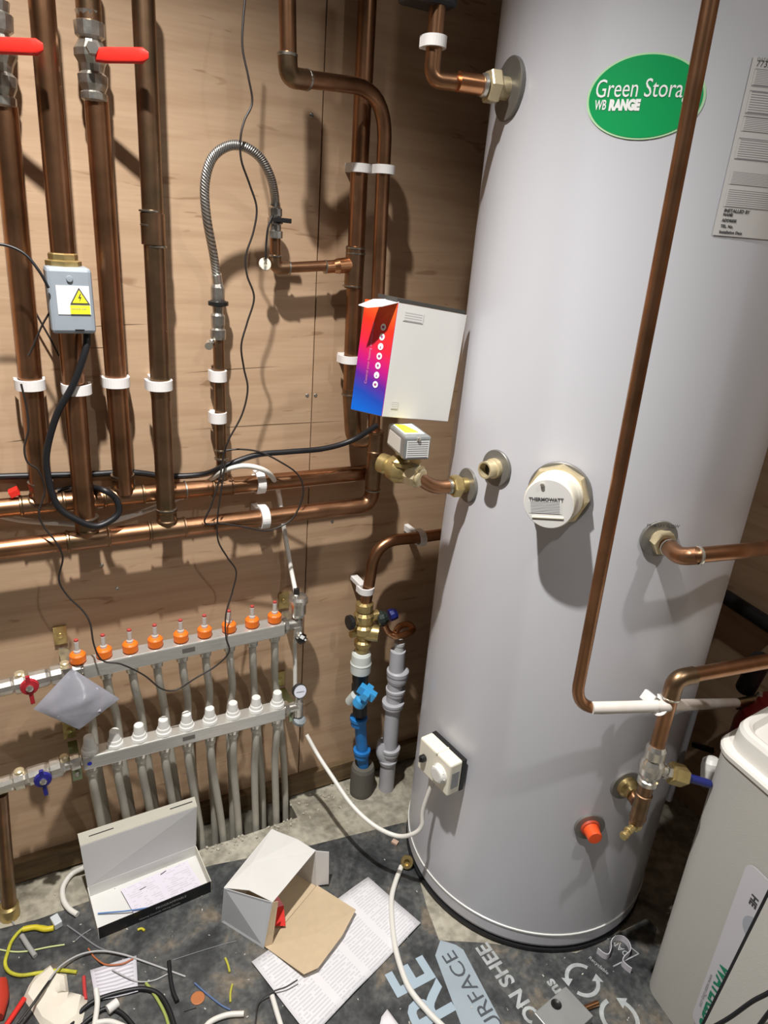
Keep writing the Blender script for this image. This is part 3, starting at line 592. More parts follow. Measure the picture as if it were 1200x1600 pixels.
# tube leaves the port, runs to the corner and turns up
mb = MB(); tube(mb, fillet([pA + nA * .03, best, best + V((0, 0, .26))], .016), .0120, 18); mb.build('tube', COPPER, ff)
mb = MB(); cyl(mb, pA + nA * .048, pA + nA * .085, .0140, 18); mb.build('coupling', COPBRIGHT, ff)
mb = MB(); hexn(mb, pA + nA * .020, pA + nA * .038, .024); cyl(mb, pA + nA * .003, pA + nA * .020, .016, 18); mb.build('compression_nut', PBRASS, ff)
mb = MB(); ring(mb, pA + nA * .043, nA, .013, .009, 1.25); mb.build('olive_ring', NICKEL, ff)
cz = best.z + .048
clip(V((best.x, best.y, cz)), (0, 0, 1), .0120, 'white clip on the pipe above the top cylinder port', wall=(0, 1, 0), gap=.03)
mb = MB(); hp_ = V((best.x, best.y, best.z + .088)); box(mb, hp_ + V((-.012, .01, .025)), (.075, .05, .045)); box(mb, hp_ + V((-.02, .0, .06)), (.06, .06, .04))
tag(mb.build('pump_union', RUBBER, None, bev=.006), 'black union body at the top edge above the clipped pipe', 'fitting')
# ================================================================ SECOND MOTORISED VALVE BESIDE THE CYLINDER
m2 = thing('motorised_valve', pB + nB * .15 + V((0, 0, .02)), 'grey metal motorised valve head with brass body beside the cylinder below the printed box', 'valve')
e1 = pB + nB * .085
g0 = T(660, 752, TR + .07)
elb = [pB + nB * .030, pB + nB * .068 + V((0, 0, -.001)), None]
dd = (pB - pC); dd = V((0, 0, 0))
vb = W(628, 735, -.33)                                  # brass body centre
mb = MB(); tube(mb, fillet([pB + nB * .028, pB + nB * .072, W(652, 744, -.36)], .03), .0125, 18); mb.build('elbow', COPPER, m2)
mb = MB(); hexn(mb, pB + nB * .016, pB + nB * .034, .0205); cyl(mb, pB + nB * .003, pB + nB * .017, .0145); mb.build('compression_nut', BRASS, m2)
for k in (.038,):
    mb = MB(); ring(mb, pB + nB * k, nB, .0125, .008, 1.12); mb.build('solder_ring', SOLDER, m2)
dv = (vb - W(652, 744, -.36)).normalized(); q0 = W(652, 744, -.36)
mb = MB(); hexn(mb, q0 - dv * .004, q0 + dv * .018, .0215, 8); ring(mb, q0 - dv * .006, dv, .0135, .01, 1.2); mb.build('compression_nut', PBRASS, m2)
mb = MB(); lathe(mb, q0 + dv * .014, dv, [(.015, 0), (.017, .006), (.022, .012), (.026, .026), (.022, .042), (.015, .048), (.018, .052), (.018, .066), (.014, .068)], 16); lathe(mb, vb + V((.006, 0, .0)), (0, 0, 1), [(.018, -.018), (.022, -.01), (.022, .008), (.028, .012), (.028, .018)], 12); mb.build('brass_body', BRASS, m2)
# casing
ux = (W(674, 686, -.345) - W(631, 688, -.385)); CF = [W(631, 716, -.375), W(671, 718, -.383), W(676, 684, -.383), W(632, 685, -.375)]
cu = ((CF[1] - CF[0]) + (CF[2] - CF[3])); cu.z = 0; cu.normalize(); cn = V((-cu.y, cu.x, 0)); cn = cn if cn.y > 0 else -cn; uz = V((0, 0, 1))
wd_ = (CF[1] - CF[0]).length * 1.02; hh = .041; ctr = sum(CF, V()) / 4
mb = MB(); box(mb, ctr + cn * .045, (wd_, .090, hh), (cu, cn, uz)); cs = mb.build('casing', GREYBOX2, m2, bev=.004)
L2 = lines_mat('valve_label_print', (.72, .72, .70), (.15, .15, .16), 8, .75, 20, .04)
q = [ctr - cn * .0005 + cu * a + uz * b for a, b in ((-wd_ * .42, -hh * .40), (wd_ * .42, -hh * .40), (wd_ * .42, hh * .33), (-wd_ * .42, hh * .33))]; mb = MB(); slab(mb, q, .0005, -cn); mb.build('rating_label', L2, cs)
tc_ = ctr + uz * hh / 2 + cn * .042; q = [tc_ + cu * a + cn * b for a, b in ((-wd_ * .40, -.025), (wd_ * .36, -.025), (wd_ * .36, .04), (-wd_ * .40, .04))]; mb = MB(); slab(mb, q, .0005, uz); mb.build('top_label', mat('label_white', (.72, .73, .74)), cs)
mb = MB(); slab(mb, [tc_ + uz * .0008 + cu * a * wd_ + cn * b for a, b in ((-.34, -.018), (.20, -.018), (.0, .030), (-.34, .035))], .0004, uz, False); mb.build('yellow_panel', YEL, cs)
sc_ = ctr - cu * wd_ / 2 + cn * .05; q = [sc_ + cn * a + uz * b for a, b in ((.035, -.014), (-.03, -.014), (-.03, .012), (.035, .012))]; mb = MB(); slab(mb, q, .0005, -cu); mb.build('side_label', mat('label_tan', (.62, .58, .52)), cs)
mb = MB(); lathe(mb, ctr - cn * .001 + uz * hh * .40, -cn, [(.004, 0), (.003, .002), (.0005, .003)], 12); mb.build('cover_screw', NICKEL, cs)
# ================================================================ PRINTED BOX ON TOP
b0 = W(597, 650, -.305); b1 = W(712, 659, -.300); b2 = W(549, 639, -.240); t0 = W(623, 473, -.305)
ex = (b1 - b0); uzb = (t0 - b0); hb = uzb.length; uzb.normalize(); exn = ex.normalized(); eyb = (b2 - b0); dpt = eyb.length
pk = thing('printed_carton', (b0 + b1) / 2, 'white carton with a red to blue printed end, standing open against the cylinder', 'box')
def P_(a, b, c): return b0 + exn * a + eyb.normalized() * b + uzb * c
wB = .141
def grad_mat():
    m = bpy.data.materials.new('red_blue_print'); m.use_nodes = True; N = m.node_tree.nodes; L = m.node_tree.links; b = N['Principled BSDF']; b.inputs['Roughness'].default_value = .4
    uv = N.new('ShaderNodeUVMap'); sp = N.new('ShaderNodeSeparateXYZ'); L.new(uv.outputs[0], sp.inputs[0]); ad = N.new('ShaderNodeMath'); ad.operation = 'MULTIPLY_ADD'; L.new(sp.outputs[0], ad.inputs[0]); ad.inputs[1].default_value = .12; L.new(sp.outputs[1], ad.inputs[2])
    r = N.new('ShaderNodeValToRGB'); L.new(ad.outputs[0], r.inputs[0]); e = r.color_ramp.elements
    e[0].position = .05; e[0].color = (.0, .13, .62, 1); e[1].position = 1.0; e[1].color = (.85, .10, .015, 1)
    for p, c in ((.22, (.01, .06, .42, 1)), (.36, (.10, .015, .30, 1)), (.50, (.50, .005, .20, 1)), (.66, (.72, .015, .05, 1)), (.86, (.80, .03, .01, 1))): x = e.new(p); x.color = c
    L.new(r.outputs[0], b.inputs['Base Color']); return m
th_ = .0012
def wallp(name, pts, m, nrm): mb = MB(); slab(mb, pts, th_, nrm); return mb.build(name, m, pk)
nF = exn.cross(uzb).normalized(); nF = nF if nF.y < 0 else -nF
nL = -exn
wallp('front_panel', [P_(0, 0, 0), P_(wB, 0, 0), P_(wB, 0, hb), P_(0, 0, hb)], CARDW, nF)
ep = wallp('end_panel', [P_(0, dpt, 0), P_(0, 0, 0), P_(0, 0, hb), P_(0, dpt, hb)], grad_mat(), nL); ep['label'] = 'end panel printed red to blue with round icons'
wallp('back_panel', [P_(wB, dpt, 0), P_(0, dpt, 0), P_(0, dpt, hb), P_(wB, dpt, hb)], CARDG, -nF); wallp('bottom_panel', [P_(0, 0, 0), P_(0, dpt, 0), P_(wB, dpt, 0), P_(wB, 0, 0)], CARDG, -uzb); wallp('far_panel', [P_(wB, 0, 0), P_(wB, dpt, 0), P_(wB, dpt, hb), P_(wB, 0, hb)], CARDG, exn)
# top flap folded out over the printed end, and open inner lid edge
fl_ = [P_(-.002, 0, hb), P_(-.002, dpt * .55, hb + .002), W(583, 468, -.30), W(560, 475, -.28), W(572, 481, -.295)]
mb = MB(); slab(mb, [t0, W(598, 479, -.305), W(574, 481, -.29), W(560, 477, -.28), W(583, 468, -.275), W(628, 468, -.27)], .001, uzb, False); mb.build('end_flap', CARDW, pk)
mb = MB(); slab(mb, [P_(.0, .004, hb + .001), P_(wB, .003, hb + .001), P_(wB, dpt * .8, hb + .004), P_(.01, dpt * .8, hb + .006)], .006, uzb, False); mb.build('lid', mat('black_card', (.05, .045, .04), .7), pk)  # lid is a near-black slab along the top edge of the carton
en = nL
for i in range(7):
    s_ = i / 6; o = P_(0, dpt * .32, hb * (.27 + .51 * s_)) + en * (th_ + .0006); mb = MB(); eyn = eyb.normalized(); pts = [o + (eyn * math.cos(a) + uzb * math.sin(a)) * .0058 for a in [2 * PI * k / 20 for k in range(20)]]; mb.add(pts, [list(range(20))]); mb.build('round_icon', WINK, ep)
    mb = MB(); o2 = o + en * .0003; sh = [[(-.5, -.4), (.5, -.4), (.5, .4), (-.5, .4)], [(-.2, -.6), (.2, -.6), (.2, .1), (-.2, .1)], [(0, -.6), (.55, .1), (0, .6), (-.55, .1)]][i % 3]; mb.add([o2 + eyn * a * .005 + uzb * b * .005 for a, b in sh], [list(range(len(sh)))]); mb.build('icon_mark', mat('icon_purple', (.35, .05, .22), .5), ep)
text('Control your heating and hot water', .0072, P_(0, dpt * .60, hb * .26) + en * (th_ + .0006), uzb, eyb.normalized(), mat('pink_ink', (.75, .25, .42), .5), 'lettering', ep, th=0)
fo = P_(.012, 0, hb * .86) + nF * (th_ + .0004); mb = MB(); slab(mb, [fo, fo + exn * .040, fo + exn * .040 + uzb * .016, fo + uzb * .016], .0003, nF); mb.build('address_print', lines_mat('faint_print', (.72, .71, .68), (.45, .44, .43), 4, .7, 20), pk)
fo = P_(.014, 0, hb * .075) + nF * (th_ + .0004); mb = MB(); slab(mb, [fo, fo + exn * .014, fo + exn * .014 + uzb * .014, fo + uzb * .014], .0003, nF); mb.build('recycling_print', lines_mat('faint_print2', (.72, .71, .68), (.50, .49, .48), 4, .6, 8), pk)
# ================================================================ RIGHT HAND PIPES IN FRONT OF THE CYLINDER
RF = TR + .11
fp = thing('copper_pipe', T(890, 1070, RF), 'long slender copper pipe crossing in front of the cylinder then turning right', 'pipe')
k0 = T(1108, 0, RF); k1 = T(893, 1085, RF); k0e = k0 + (k0 - k1).normalized() * .25; k1 = T(897, 1108, RF - .01); k0b = T(893, 1010, RF)
rt = T(1030, 1103, RF - .03); rt2 = XP(1150, 1098, 1.36)
mb = MB(); tube(mb, fillet([k0e, k1, rt], .045), .0098, 18); mb.build('tube', COPPER, fp)
def ptm(name, c1, c2, pos): return mat(name, c1, .5, 0, col2=c2, nscale=26)
mb = MB(); tube(mb, spline([T(925, 1106, RF - .013), T(975, 1105, RF - .022), rt, T(1055, 1102, RF - .04), rt2]), .0101, 18); mb.build('painted_length', mat('splashed_white_paint', (.78, .76, .72), .5, col2=(.60, .50, .42), nscale=9), fp, label='white-splashed horizontal length')
mb = MB(); tube(mb, [rt2, XP(1200, 1088, 1.44)], .0092, 14); mb.build('tail', COPDARK, fp)
clip(T(1030, 1103, RF - .028), rt2 - rt, .0100, 'white clip on the splashed horizontal pipe behind the bent valve pipe', wall=(-nV.x, -nV.y, 0), gap=.032, wd=.014)
# upper right return
ur = thing('copper_pipe', pP + nP * .03, 'copper pipe leaving the right hand cylinder port toward the right frame edge', 'pipe')
u1 = pP + nP * .065 + V((0, 0, -.004)); u2 = XP(1105, 869, u1.x + .07)
mb = MB(); tube(mb, fillet([pP + nP * .02, pP + nP * .068, T(1085, 868, TR + .085), T(1150, 862, TR + .085), XP(1200, 856, 1.12), XP(1300, 800, 1.36)], [.03, .03, .03, .03]), .0122, 18); mb.build('tube', COPPER, ur)
mb = MB(); hexn(mb, pP + nP * .008, pP + nP * .026, .0205); cyl(mb, pP + nP * .003, pP + nP * .010, .016); mb.build('compression_nut', PBRASS, ur)
mb = MB(); tube(mb, fillet([pP + nP * .034, pP + nP * .069, T(1090, 868, TR + .085)], .03), .0138, 18); mb.build('elbow', COPDARK if 0 else COPPER, ur)
mb = MB(); ring(mb, T(1092, 868, TR + .085), T(1110, 867, TR + .085) - T(1085, 868, TR + .085), .0132, .004, 1.12); mb.build('solder_ring', NICKEL, ur)
mb = MB(); ring(mb, pP + nP * .036, nP, .0132, .004, 1.12); mb.build('solder_ring', NICKEL, ur)
# bent pipe with valve
RV = TR + .085
vp = thing('copper_pipe', T(985, 1298, RV), 'copper pipe turning down at an elbow into the chrome valve near the cylinder foot', 'pipe')
e_top = T(1055, 1062, RV); e_bot = T(1024, 1172, RV); vb0 = T(1010, 1232, RV)
vx = (e_top.x + e_bot.x + vb0.x) / 3; vy = (e_top.y + e_bot.y + vb0.y) / 3
def vat(px, py):  # point on the vertical pipe axis at a pixel height
    d = ray(px, py); k = ((vx - CAM.x) * d.x + (vy - CAM.y) * d.y) / (d.x ** 2 + d.y ** 2); return V((vx, vy, CAM.z + d.z * k))
zt, zv1, zv0, zb = vat(1050, 1058).z, vat(1027, 1165).z, vat(1012, 1222).z, vat(998, 1285).z
right_end = XP(1215, 1030, vx + .20)
mb = MB(); tube(mb, [V((vx, vy, zv1 - .01)), V((vx, vy, zt - .02))], .0125, 18); mb.build('tube', COPPER, vp)
mb = MB(); tube(mb, fillet([V((vx, vy, zt - .035)), V((vx, vy, zt)), V((vx, vy, zt)) + (right_end - V((vx, vy, zt))).normalized() * .035], .022), .0145, 18); mb.build('elbow', COPDARK, vp)
mb = MB(); tube(mb, [V((vx, vy, zt)) + (right_end - V((vx, vy, zt))).normalized() * .03, right_end], .0125, 18); mb.build('arm', COPPER, vp)
mb = MB(); ring(mb, V((vx, vy, zt - .036)), (0, 0, 1), .0140, .004, 1.12); mb.build('solder_ring', NICKEL, vp)
mb = MB(); tube(mb, [V((vx, vy, zb)), V((vx, vy, zv0 + .01))], .0125, 18); mb.build('lower_tube', COPDARK, vp)
collar(V((vx, vy, (zb + zv0) / 2 - .008)), (0, 0, 1), .0125, (zv0 - zb) * .62, COPDARK, 'tee_body', vp)
mb = MB(); tube(mb, fillet([V((vx, vy, zb + .035)), pV + nV * .045 + V((0, 0, -.01)), pV + nV * .012], .02), .0115, 16); mb.build('tee_branch', COPPER, vp)
mb = MB(); lathe(mb, pV, nV, [(.021, .003), (.020, .012), (.015, .018), (.0145, .026)], 20); mb.build('socket', BRASS, vp)
dc = V((vx, vy, zb)); dk = T(973, 1308, RV + .02)
mb = MB(); hexn(mb, dc + V((0, 0, -.014)), dc + V((0, 0, .004)), .0115); cyl(mb, dc + V((0, 0, -.006)), dk, .0068, 12); ring(mb, dk + (dc - dk) * .1, dk - dc, .0068, .006, 1.15); ring(mb, dk + (dc - dk) * .4, dk - dc, .0068, .006, 1.15); mb.build('drain_cock', BRASS, vp, label='brass drain cock')
bv = thing('ball_valve', V((vx, vy, zv0)), 'chrome ball valve with brass nut and blue lever near the cylinder foot', 'valve')
L_ = zv1 - zv0; mb = MB(); lathe(mb, (vx, vy, zv0 - .004), (0, 0, 1), [(.0145, 0), (.0175, .003), (.0175, .012), (.0150, .014), (.020, .026), (.0215, L_ * .5), (.020, L_ * .62), (.0150, L_ * .72), (.0175, L_ * .76), (.0175, L_ * .97), (.014, L_ + .006)], 16); mb.build('valve_body', NICKEL, bv)
sp_ = vat(1022, 1200); lever_a = T(1040, 1205, RV + .018); hx_ = XP(1063, 1215, lever_a.x + .045)
sd = (XP(1085, 1218, vx + .085) - sp_).normalized()
mb = MB(); cyl(mb, sp_, sp_ + sd * .035, .011, 14); comp_nut(mb, sp_ + sd * .028, sd, .010, .012, 1.35); mb.build('spindle', NICKEL, bv)
mb = MB(); hexn(mb, sp_ + sd * .040, sp_ + sd * .072, .0195); mb.build('brass_nut', BRASS, bv)
mb = MB(); tube(mb, [sp_ + sd * .07, sp_ + sd * .13], .0078, 12); mb.build('lever', NAVY, bv, label='blue sleeved lever')
# ================================================================ THINGS BEHIND, RIGHT OF THE CYLINDER
# red vessel, black lagged pipes and dropper on the right wall
c = XP(1185, 1090, 1.40); vo = V((1.43, c.y - .03, c.z - .30))
t = thing('expansion_vessel', vo, 'dark red expansion vessel behind the grey cabinet, mostly hidden', 'vessel')
mb = MB(); lathe(mb, vo, (0, 0, 1), [(.0, 0), (.04, .01), (.065, .05), (.075, .09), (.075, .22), (.065, .26), (.04, .30), (.0, .31)], 32); mb.build('shell', REDLAC, t)
mb = MB(); lathe(mb, vo + V((0, 0, .15)), (0, 0, 1), [(.075, 0), (.079, .003), (.079, .011), (.075, .014)], 32); mb.build('seam_band', REDLAC, t)
mb = MB(); tube(mb, [XP(1130, 930, 1.49), XP(1215, 985, 1.49)], .018, 14); tag(mb.build('lagged_pipe', RUBBER), 'black lagged pipe sloping across the dark right wall', 'pipe')
mb = MB(); tube(mb, spline([XP(1190, 1030, 1.40), XP(1165, 1075, 1.43)]), .022, 14); tag(mb.build('black_hose', RUBBER), 'thick black hose end above the red vessel', 'hose')
t = thing('copper_pipe', XP(1150, 1100, 1.46), 'thin dark copper pipe with a pale elbow above the red vessel', 'pipe')
mb = MB(); tube(mb, [XP(1150, 1104, 1.40), XP(1195, 1090, 1.42)], .008, 12); mb.build('tube', COPDARK, t); mb = MB(); cyl(mb, XP(1184, 1094, 1.415), XP(1193, 1086, 1.42), .012, 14); mb.build('elbow', NICKEL, t)
t = thing('plastic_pipe', XP(1075, 1250, 1.45), 'pale plastic dropper with a black isolating lever in the shade right of the cylinder', 'pipe')
a = XP(1088, 1100, 1.47); mb = MB(); tube(mb, [a, V((a.x, a.y, .02))], .009, 12); mb.build('tube', GREYP, t)
mb = MB(); box(mb, XP(1098, 1168, 1.445), (.01, .06, .014), (V((1, 0, 0)), V((0, 1, -.4)).normalized(), V((0, .4, 1)).normalized())); mb.build('lever', BLACKP, t, bev=.002)
# ================================================================ GREY CABINET (softener) AT RIGHT
CZ = .62
kA = F(1120, 1158, CZ); dBk = V((1, .10, 0)).normalized(); dLf = V((-.13, -1, 0)).normalized()
kA = kA - dBk * .0 
cabn = thing('softener_cabinet', V((kA.x, kA.y, 0)) + dBk * .2 + dLf * .15, 'pale grey plastic water softener cabinet with cream lid at the lower right', 'cabinet')
def rrect(o, a, b, la, lb, r, n=6):
    pts = []; cs = [(r, r, PI), (la - r, r, 1.5 * PI), (la - r, lb - r, 0), (r, lb - r, .5 * PI)]
    for cx_, cy_, a0 in cs:
        for k in range(n + 1):
            an = a0 + (PI / 2) * k / n; pts.append(o + a * (cx_ + r * math.cos(an)) + b * (cy_ + r * math.sin(an)))
    return pts
def loft(mb, rings, caps=True):
    n = len(rings[0]); 
    for i in range(len(rings) - 1):
        mb.add(rings[i] + rings[i + 1], [[k, (k + 1) % n, n + (k + 1) % n, n + k] for k in range(n)], True)
    if caps: mb.add(rings[0], [list(range(n))[::-1]]); mb.add(rings[-1], [list(range(n))])
    return mb
def ringat(z, ins, r): 
    o = V((kA.x, kA.y, z)) + dBk * ins + dLf * ins; return rrect(o, dBk, dLf, .34 - 2 * ins, .42 - 2 * ins, r)
mb = MB(); loft(mb, [ringat(.0, .004, .03), ringat(CZ - .012, 0.0, .035)]); mb.build('body', CAB, cabn)
mb = MB(); loft(mb, [ringat(CZ - .012, -.004, .037), ringat(CZ - .004, -.005, .038), ringat(CZ, -.002, .036), ringat(CZ + .002, .006, .034)]); mb.build('rim', CABL, cabn)
mb = MB(); loft(mb, [ringat(CZ + .002, .010, .036), ringat(CZ + .035, .012, .036), ringat(CZ + .042, .016, .034), ringat(CZ + .044, .024, .030), ringat(CZ + .041, .030, .028), ringat(CZ + .030, .036, .024)]); mb.build('lid', CABL, cabn, label='cream recessed lid')
# label on the left face
nC_ = V((-dLf.y * -1, dLf.x * -1, 0)); nC_ = V((dLf.y, -dLf.x, 0)); nC_ = nC_ if nC_.x < 0 else -nC_
def onface(px, py, off=.0):
    d = ray(px, py); o = V((kA.x, kA.y, 0)) + nC_ * off; return CAM + d * ((o - CAM).dot(nC_) / d.dot(nC_))
lt, lb_ = onface(1172, 1343), onface(1078, 1605)
s0 = (lt - kA).dot(dLf); s_l = s0; zt_ = lt.z
lo = V((kA.x, kA.y, 0)) + dLf * s_l + nC_ * .004
mb = MB(); LW = .085; rr_ = .018
pts = rrect(lo + V((0, 0, zt_)), dLf, V((0, 0, -1)), LW, .40, rr_); slab(mb, pts, .0006, nC_, False); lab = mb.build('maker_label', mat('label_lilac', (.60, .59, .62), .45), cabn, label='white vertical strip label with green lettering')
zz = lambda py: onface(1172 + (py - 1343) * (1078 - 1172) / 262, py).z
def lp(a, z): return lo + dLf * a + V((0, 0, z)) + nC_ * .001
text('WATER2BUY', .034, lp(LW * .20, zz(1488)), V((0, 0, -1)), dLf, GINK, 'lettering', lab, bold=.0012, sx=.95)
text('www.water2buy.com', .010, lp(LW * .07, zz(1515)), V((0, 0, -1)), dLf, LINK, 'lettering', lab)
text('HE', .018, lp(LW * .30, zz(1375)), V((0, 0, -1)), dLf, INK, 'lettering', lab, bold=.0008)
mb = MB(); mb.add([lp(LW * (.52 + .22 * math.cos(a)), zz(1415) + .022 * math.sin(a)) for a in [2 * PI * k / 16 for k in range(16)]], [list(range(16))]); mb.build('picture_print', mat('print_grey', (.38, .40, .44), .5), lab)
# leaning panel in front of the cabinet with a black edge strip
pn = thing('leaning_panel', onface(1090, 1610, .05), 'pale grey moulded panel with black edge leaning on the cabinet at the corner', 'panel')
def nf(px, py, off): return onface(px, py, off)
a0, a1 = nf(1207, 1385, .035), nf(1096, 1608, .06); a0 = a0 + (a0 - a1) * .15; a1 = a1 + (a1 - a0).normalized() * .22
ed = (a1 - a0).normalized(); ex2 = dLf * 1.0; ex2 = (ex2 - ed * ex2.dot(ed)).normalized()
nnp = ed.cross(ex2).normalized(); nnp = nnp if nnp.x < 0 else -nnp
mb = MB(); slab(mb, [a0 + ex2 * .006, a1 + ex2 * .006, a1 + ex2 * .22, a0 + ex2 * .22], .010, nnp, False); mb.build('panel', CAB, pn, bev=.004)
mb = MB(); slab(mb, [a0 - ex2 * .003 - nnp * .008, a1 - ex2 * .003 - nnp * .008, a1 + ex2 * .010 - nnp * .008, a0 + ex2 * .010 - nnp * .008], .010, nnp, False); mb.build('edge_strip', RUBBER, pn)
mb = MB(); tube(mb, spline([nf(1105, 1610, .09), nf(1140, 1590, .09), nf(1175, 1565, .09), nf(1210, 1545, .09), nf(1260, 1500, .08)]), .0034, 10); tag(mb.build('power_cable', RUBBER), 'black cable crossing the leaning panel at the right edge', 'cable')
mb = MB(); tube(mb, spline([nf(1180, 1612, .085), nf(1192, 1595, .085), nf(1215, 1565, .085)]), .0034, 10); tag(mb.build('power_cable', RUBBER), 'short black cable end at the very corner of the frame', 'cable')
c = XP(1112, 1198, 1.10); mb = MB(); lathe(mb, c, (0, .2, 1), [(.018, -.03), (.019, 0), (.017, .012), (.010, .018), (0, .020)], 20)
tag(mb.build('funnel_cap', WHITE), 'rounded white cap peeping out behind the cabinet above the blue lever', 'cap')
# ================================================================ THERMOSTAT BOX ON THE CYLINDER
ts_c = T(703, 1186); tn = V((ts_c.x - TX, ts_c.y - TY, 0)).normalized(); tt = up.cross(tn).normalized()
tt = tt if tt.y < 0 else -tt
ts = thing('thermostat_box', ts_c, 'cream strap-on thermostat box with white dial and black knob low on the cylinder', 'thermostat')
TW, TH, TD = .100, .078, .032
bc = ts_c + tn * .004
mb = MB(); box(mb, bc + tn * .003, (TW * 1.0, .010, TH * .98), (tt, tn, up)); mb.build('back_plate', BLACKP, ts)
mb = MB(); box(mb, bc + tn * (.008 + TD / 2), (TW, TD, TH), (tt, tn, up)); tcv = mb.build('cover', CREAM, ts, bev=.004)
ff_ = bc + tn * (.008 + TD)
mb = MB(); box(mb, bc + tn * (.010 + TD / 2) + up * (TH / 2) + tt * .006, (.004, TD * 1.0, .003), (tt, tn, up)); mb.build('cover_seam', CREAM, tcv)
mb = MB(); lathe(mb, ff_ + tt * .022, tn, [(.021, -.001), (.021, .003), (.019, .0045), (.0165, .011), (.013, .012)], 28); mb.build('dial', WHITE, ts)
for k in range(9):
    a = 2 * PI * k / 9; mb = MB(); d_ = tt * math.cos(a) + up * math.sin(a); box(mb, ff_ + tt * .022 + d_ * .0185 + tn * .004, (.003, .005, .0015), (d_, tn, d_.cross(tn))); mb.build('dial_rib', WHITE, ts)
mb = MB(); kc = ff_ - tt * .030 + up * .0; lathe(mb, kc, tn, [(.0080, 0), (.0080, .008), (.0065, .010)], 12); box(mb, kc + tn * .010, (.004, .006, .012), (tt, tn, up)); mb.build('knob', BLACKP, ts)
sd_ = bc + tt * (TW / 2 + .0005) + tn * (.008 + TD / 2); mb = MB(); q = [sd_ + tn * a + up * b for a, b in ((.010, -.021), (-.009, -.021), (-.009, .018), (.010, .018))]; slab(mb, q, .0004, tt); mb.build('rating_label', lines_mat('stat_label', (.42, .43, .44), (.20, .20, .21), 9, .6, 8), tcv)
lowvalve = W(479, 1148, -.105)
mb = MB(); tube(mb, spline([bc + tn * .018 - tt * .012 - up * (TH / 2 - .004), W(662, 1262, -.405), W(659, 1290, -.41), W(645, 1303, -.40), W(620, 1306, -.37), W(585, 1290, -.33), W(550, 1258, -.27), W(518, 1212, -.20), W(497, 1180, -.14), lowvalve], 8), .0048, 12)
mb.build('cable', PEXW, ts, label='white cable hanging in a curve to the lower manifold')
# ================================================================ UNDERFLOOR HEATING MANIFOLD
YU, YL = -.075, -.097
up0, up1 = W(130, 1041, YU - .018), W(446, 975, YU - .018); lo0, lo1 = W(129, 1186, YL - .018), W(447, 1107, YL - .018)
du, dlw = (up1 - up0).normalized(), (lo1 - lo0).normalized()
man = []
def bar(p0, p1, y, name_lab, H=.031, m=STEEL):
    t = thing('heating_manifold', V((p0.x, y, p0.z - H)), name_lab, 'manifold', 'heating manifolds on the back wall')
    c = (p0 + p1) / 2; c = V((c.x, y, c.z - H / 2)); L_ = (p1 - p0).length; d = (p1 - p0).normalized(); z = V((1, 0, 0)).cross(V((0, 1, 0))); zz_ = d.cross(V((0, 1, 0))).normalized(); zz_ = zz_ if zz_.z > 0 else -zz_
    mb = MB(); box(mb, c, (L_, .036, H), (d, V((0, 1, 0)), zz_)); b = mb.build('bar', m, t, bev=.003)
    # two small stamped plates
    q0 = c + d * (-.005) + V((0, -.0183, .002)); mb = MB(); slab(mb, [q0 + d * a + zz_ * e for a, e in ((-.013, -.005), (.013, -.005), (.013, .005), (-.013, .005))], .0003, (0, -1, 0)); mb.build('stamped_plate', mat('stamp_grey', (.20, .19, .17), .5, .5), b)
    return t, c, d, zz_, H
mu, cu_, ddu, zu, Hh = bar(up0, up1, YU, 'upper stainless heating manifold with nine orange flow meters')
ml, cl_, ddl, zl, Hl = bar(lo0, lo1, YL, 'lower stainless heating manifold with nine white valve caps')
FX = [122, 163, 204, 243, 283, 320, 358, 394, 429]; LX = [140, 180, 218, 256, 292, 328, 364, 400, 433]
def on_bar(px, py, c, d, z, H, side):
    x = W(px, py, c.y).x; t_ = (x - c.x) / d.x; return c + d * t_ + z * (side * H / 2)
FY = [1030, 1022, 1014, 1005, 999, 992, 985, 977, 971]; LY = [1170, 1162, 1154, 1145, 1137, 1128, 1118, 1110, 1100]
loops_u = []; loops_l = []
NAMES = ['first', 'second', 'third', 'fourth', 'fifth', 'sixth', 'seventh', 'eighth', 'ninth']
CLEAR = mat('clear_tube', (.75, .73, .68), .12, 0, trans=.35)
tmpl = {}
def place(key, p, m, name, parent, maker):
    if key not in tmpl:
        mb = MB(); maker(mb); o = mb.build(name, m, parent); off = V((0, 0, 0)); q = parent
        while q is not None: off += q.location; q = q.parent
        # built at the origin in world terms: shift data so the mesh origin is the foot
        for v_ in o.data.vertices: v_.co += off
        o.location = p - off; tmpl[key] = o; return o
    o = tmpl[key].copy(); COL.objects.link(o); o.parent = parent; off = V((0, 0, 0)); q = parent
    while q is not None: off += q.location; q = q.parent
    o.location = p - off; return o
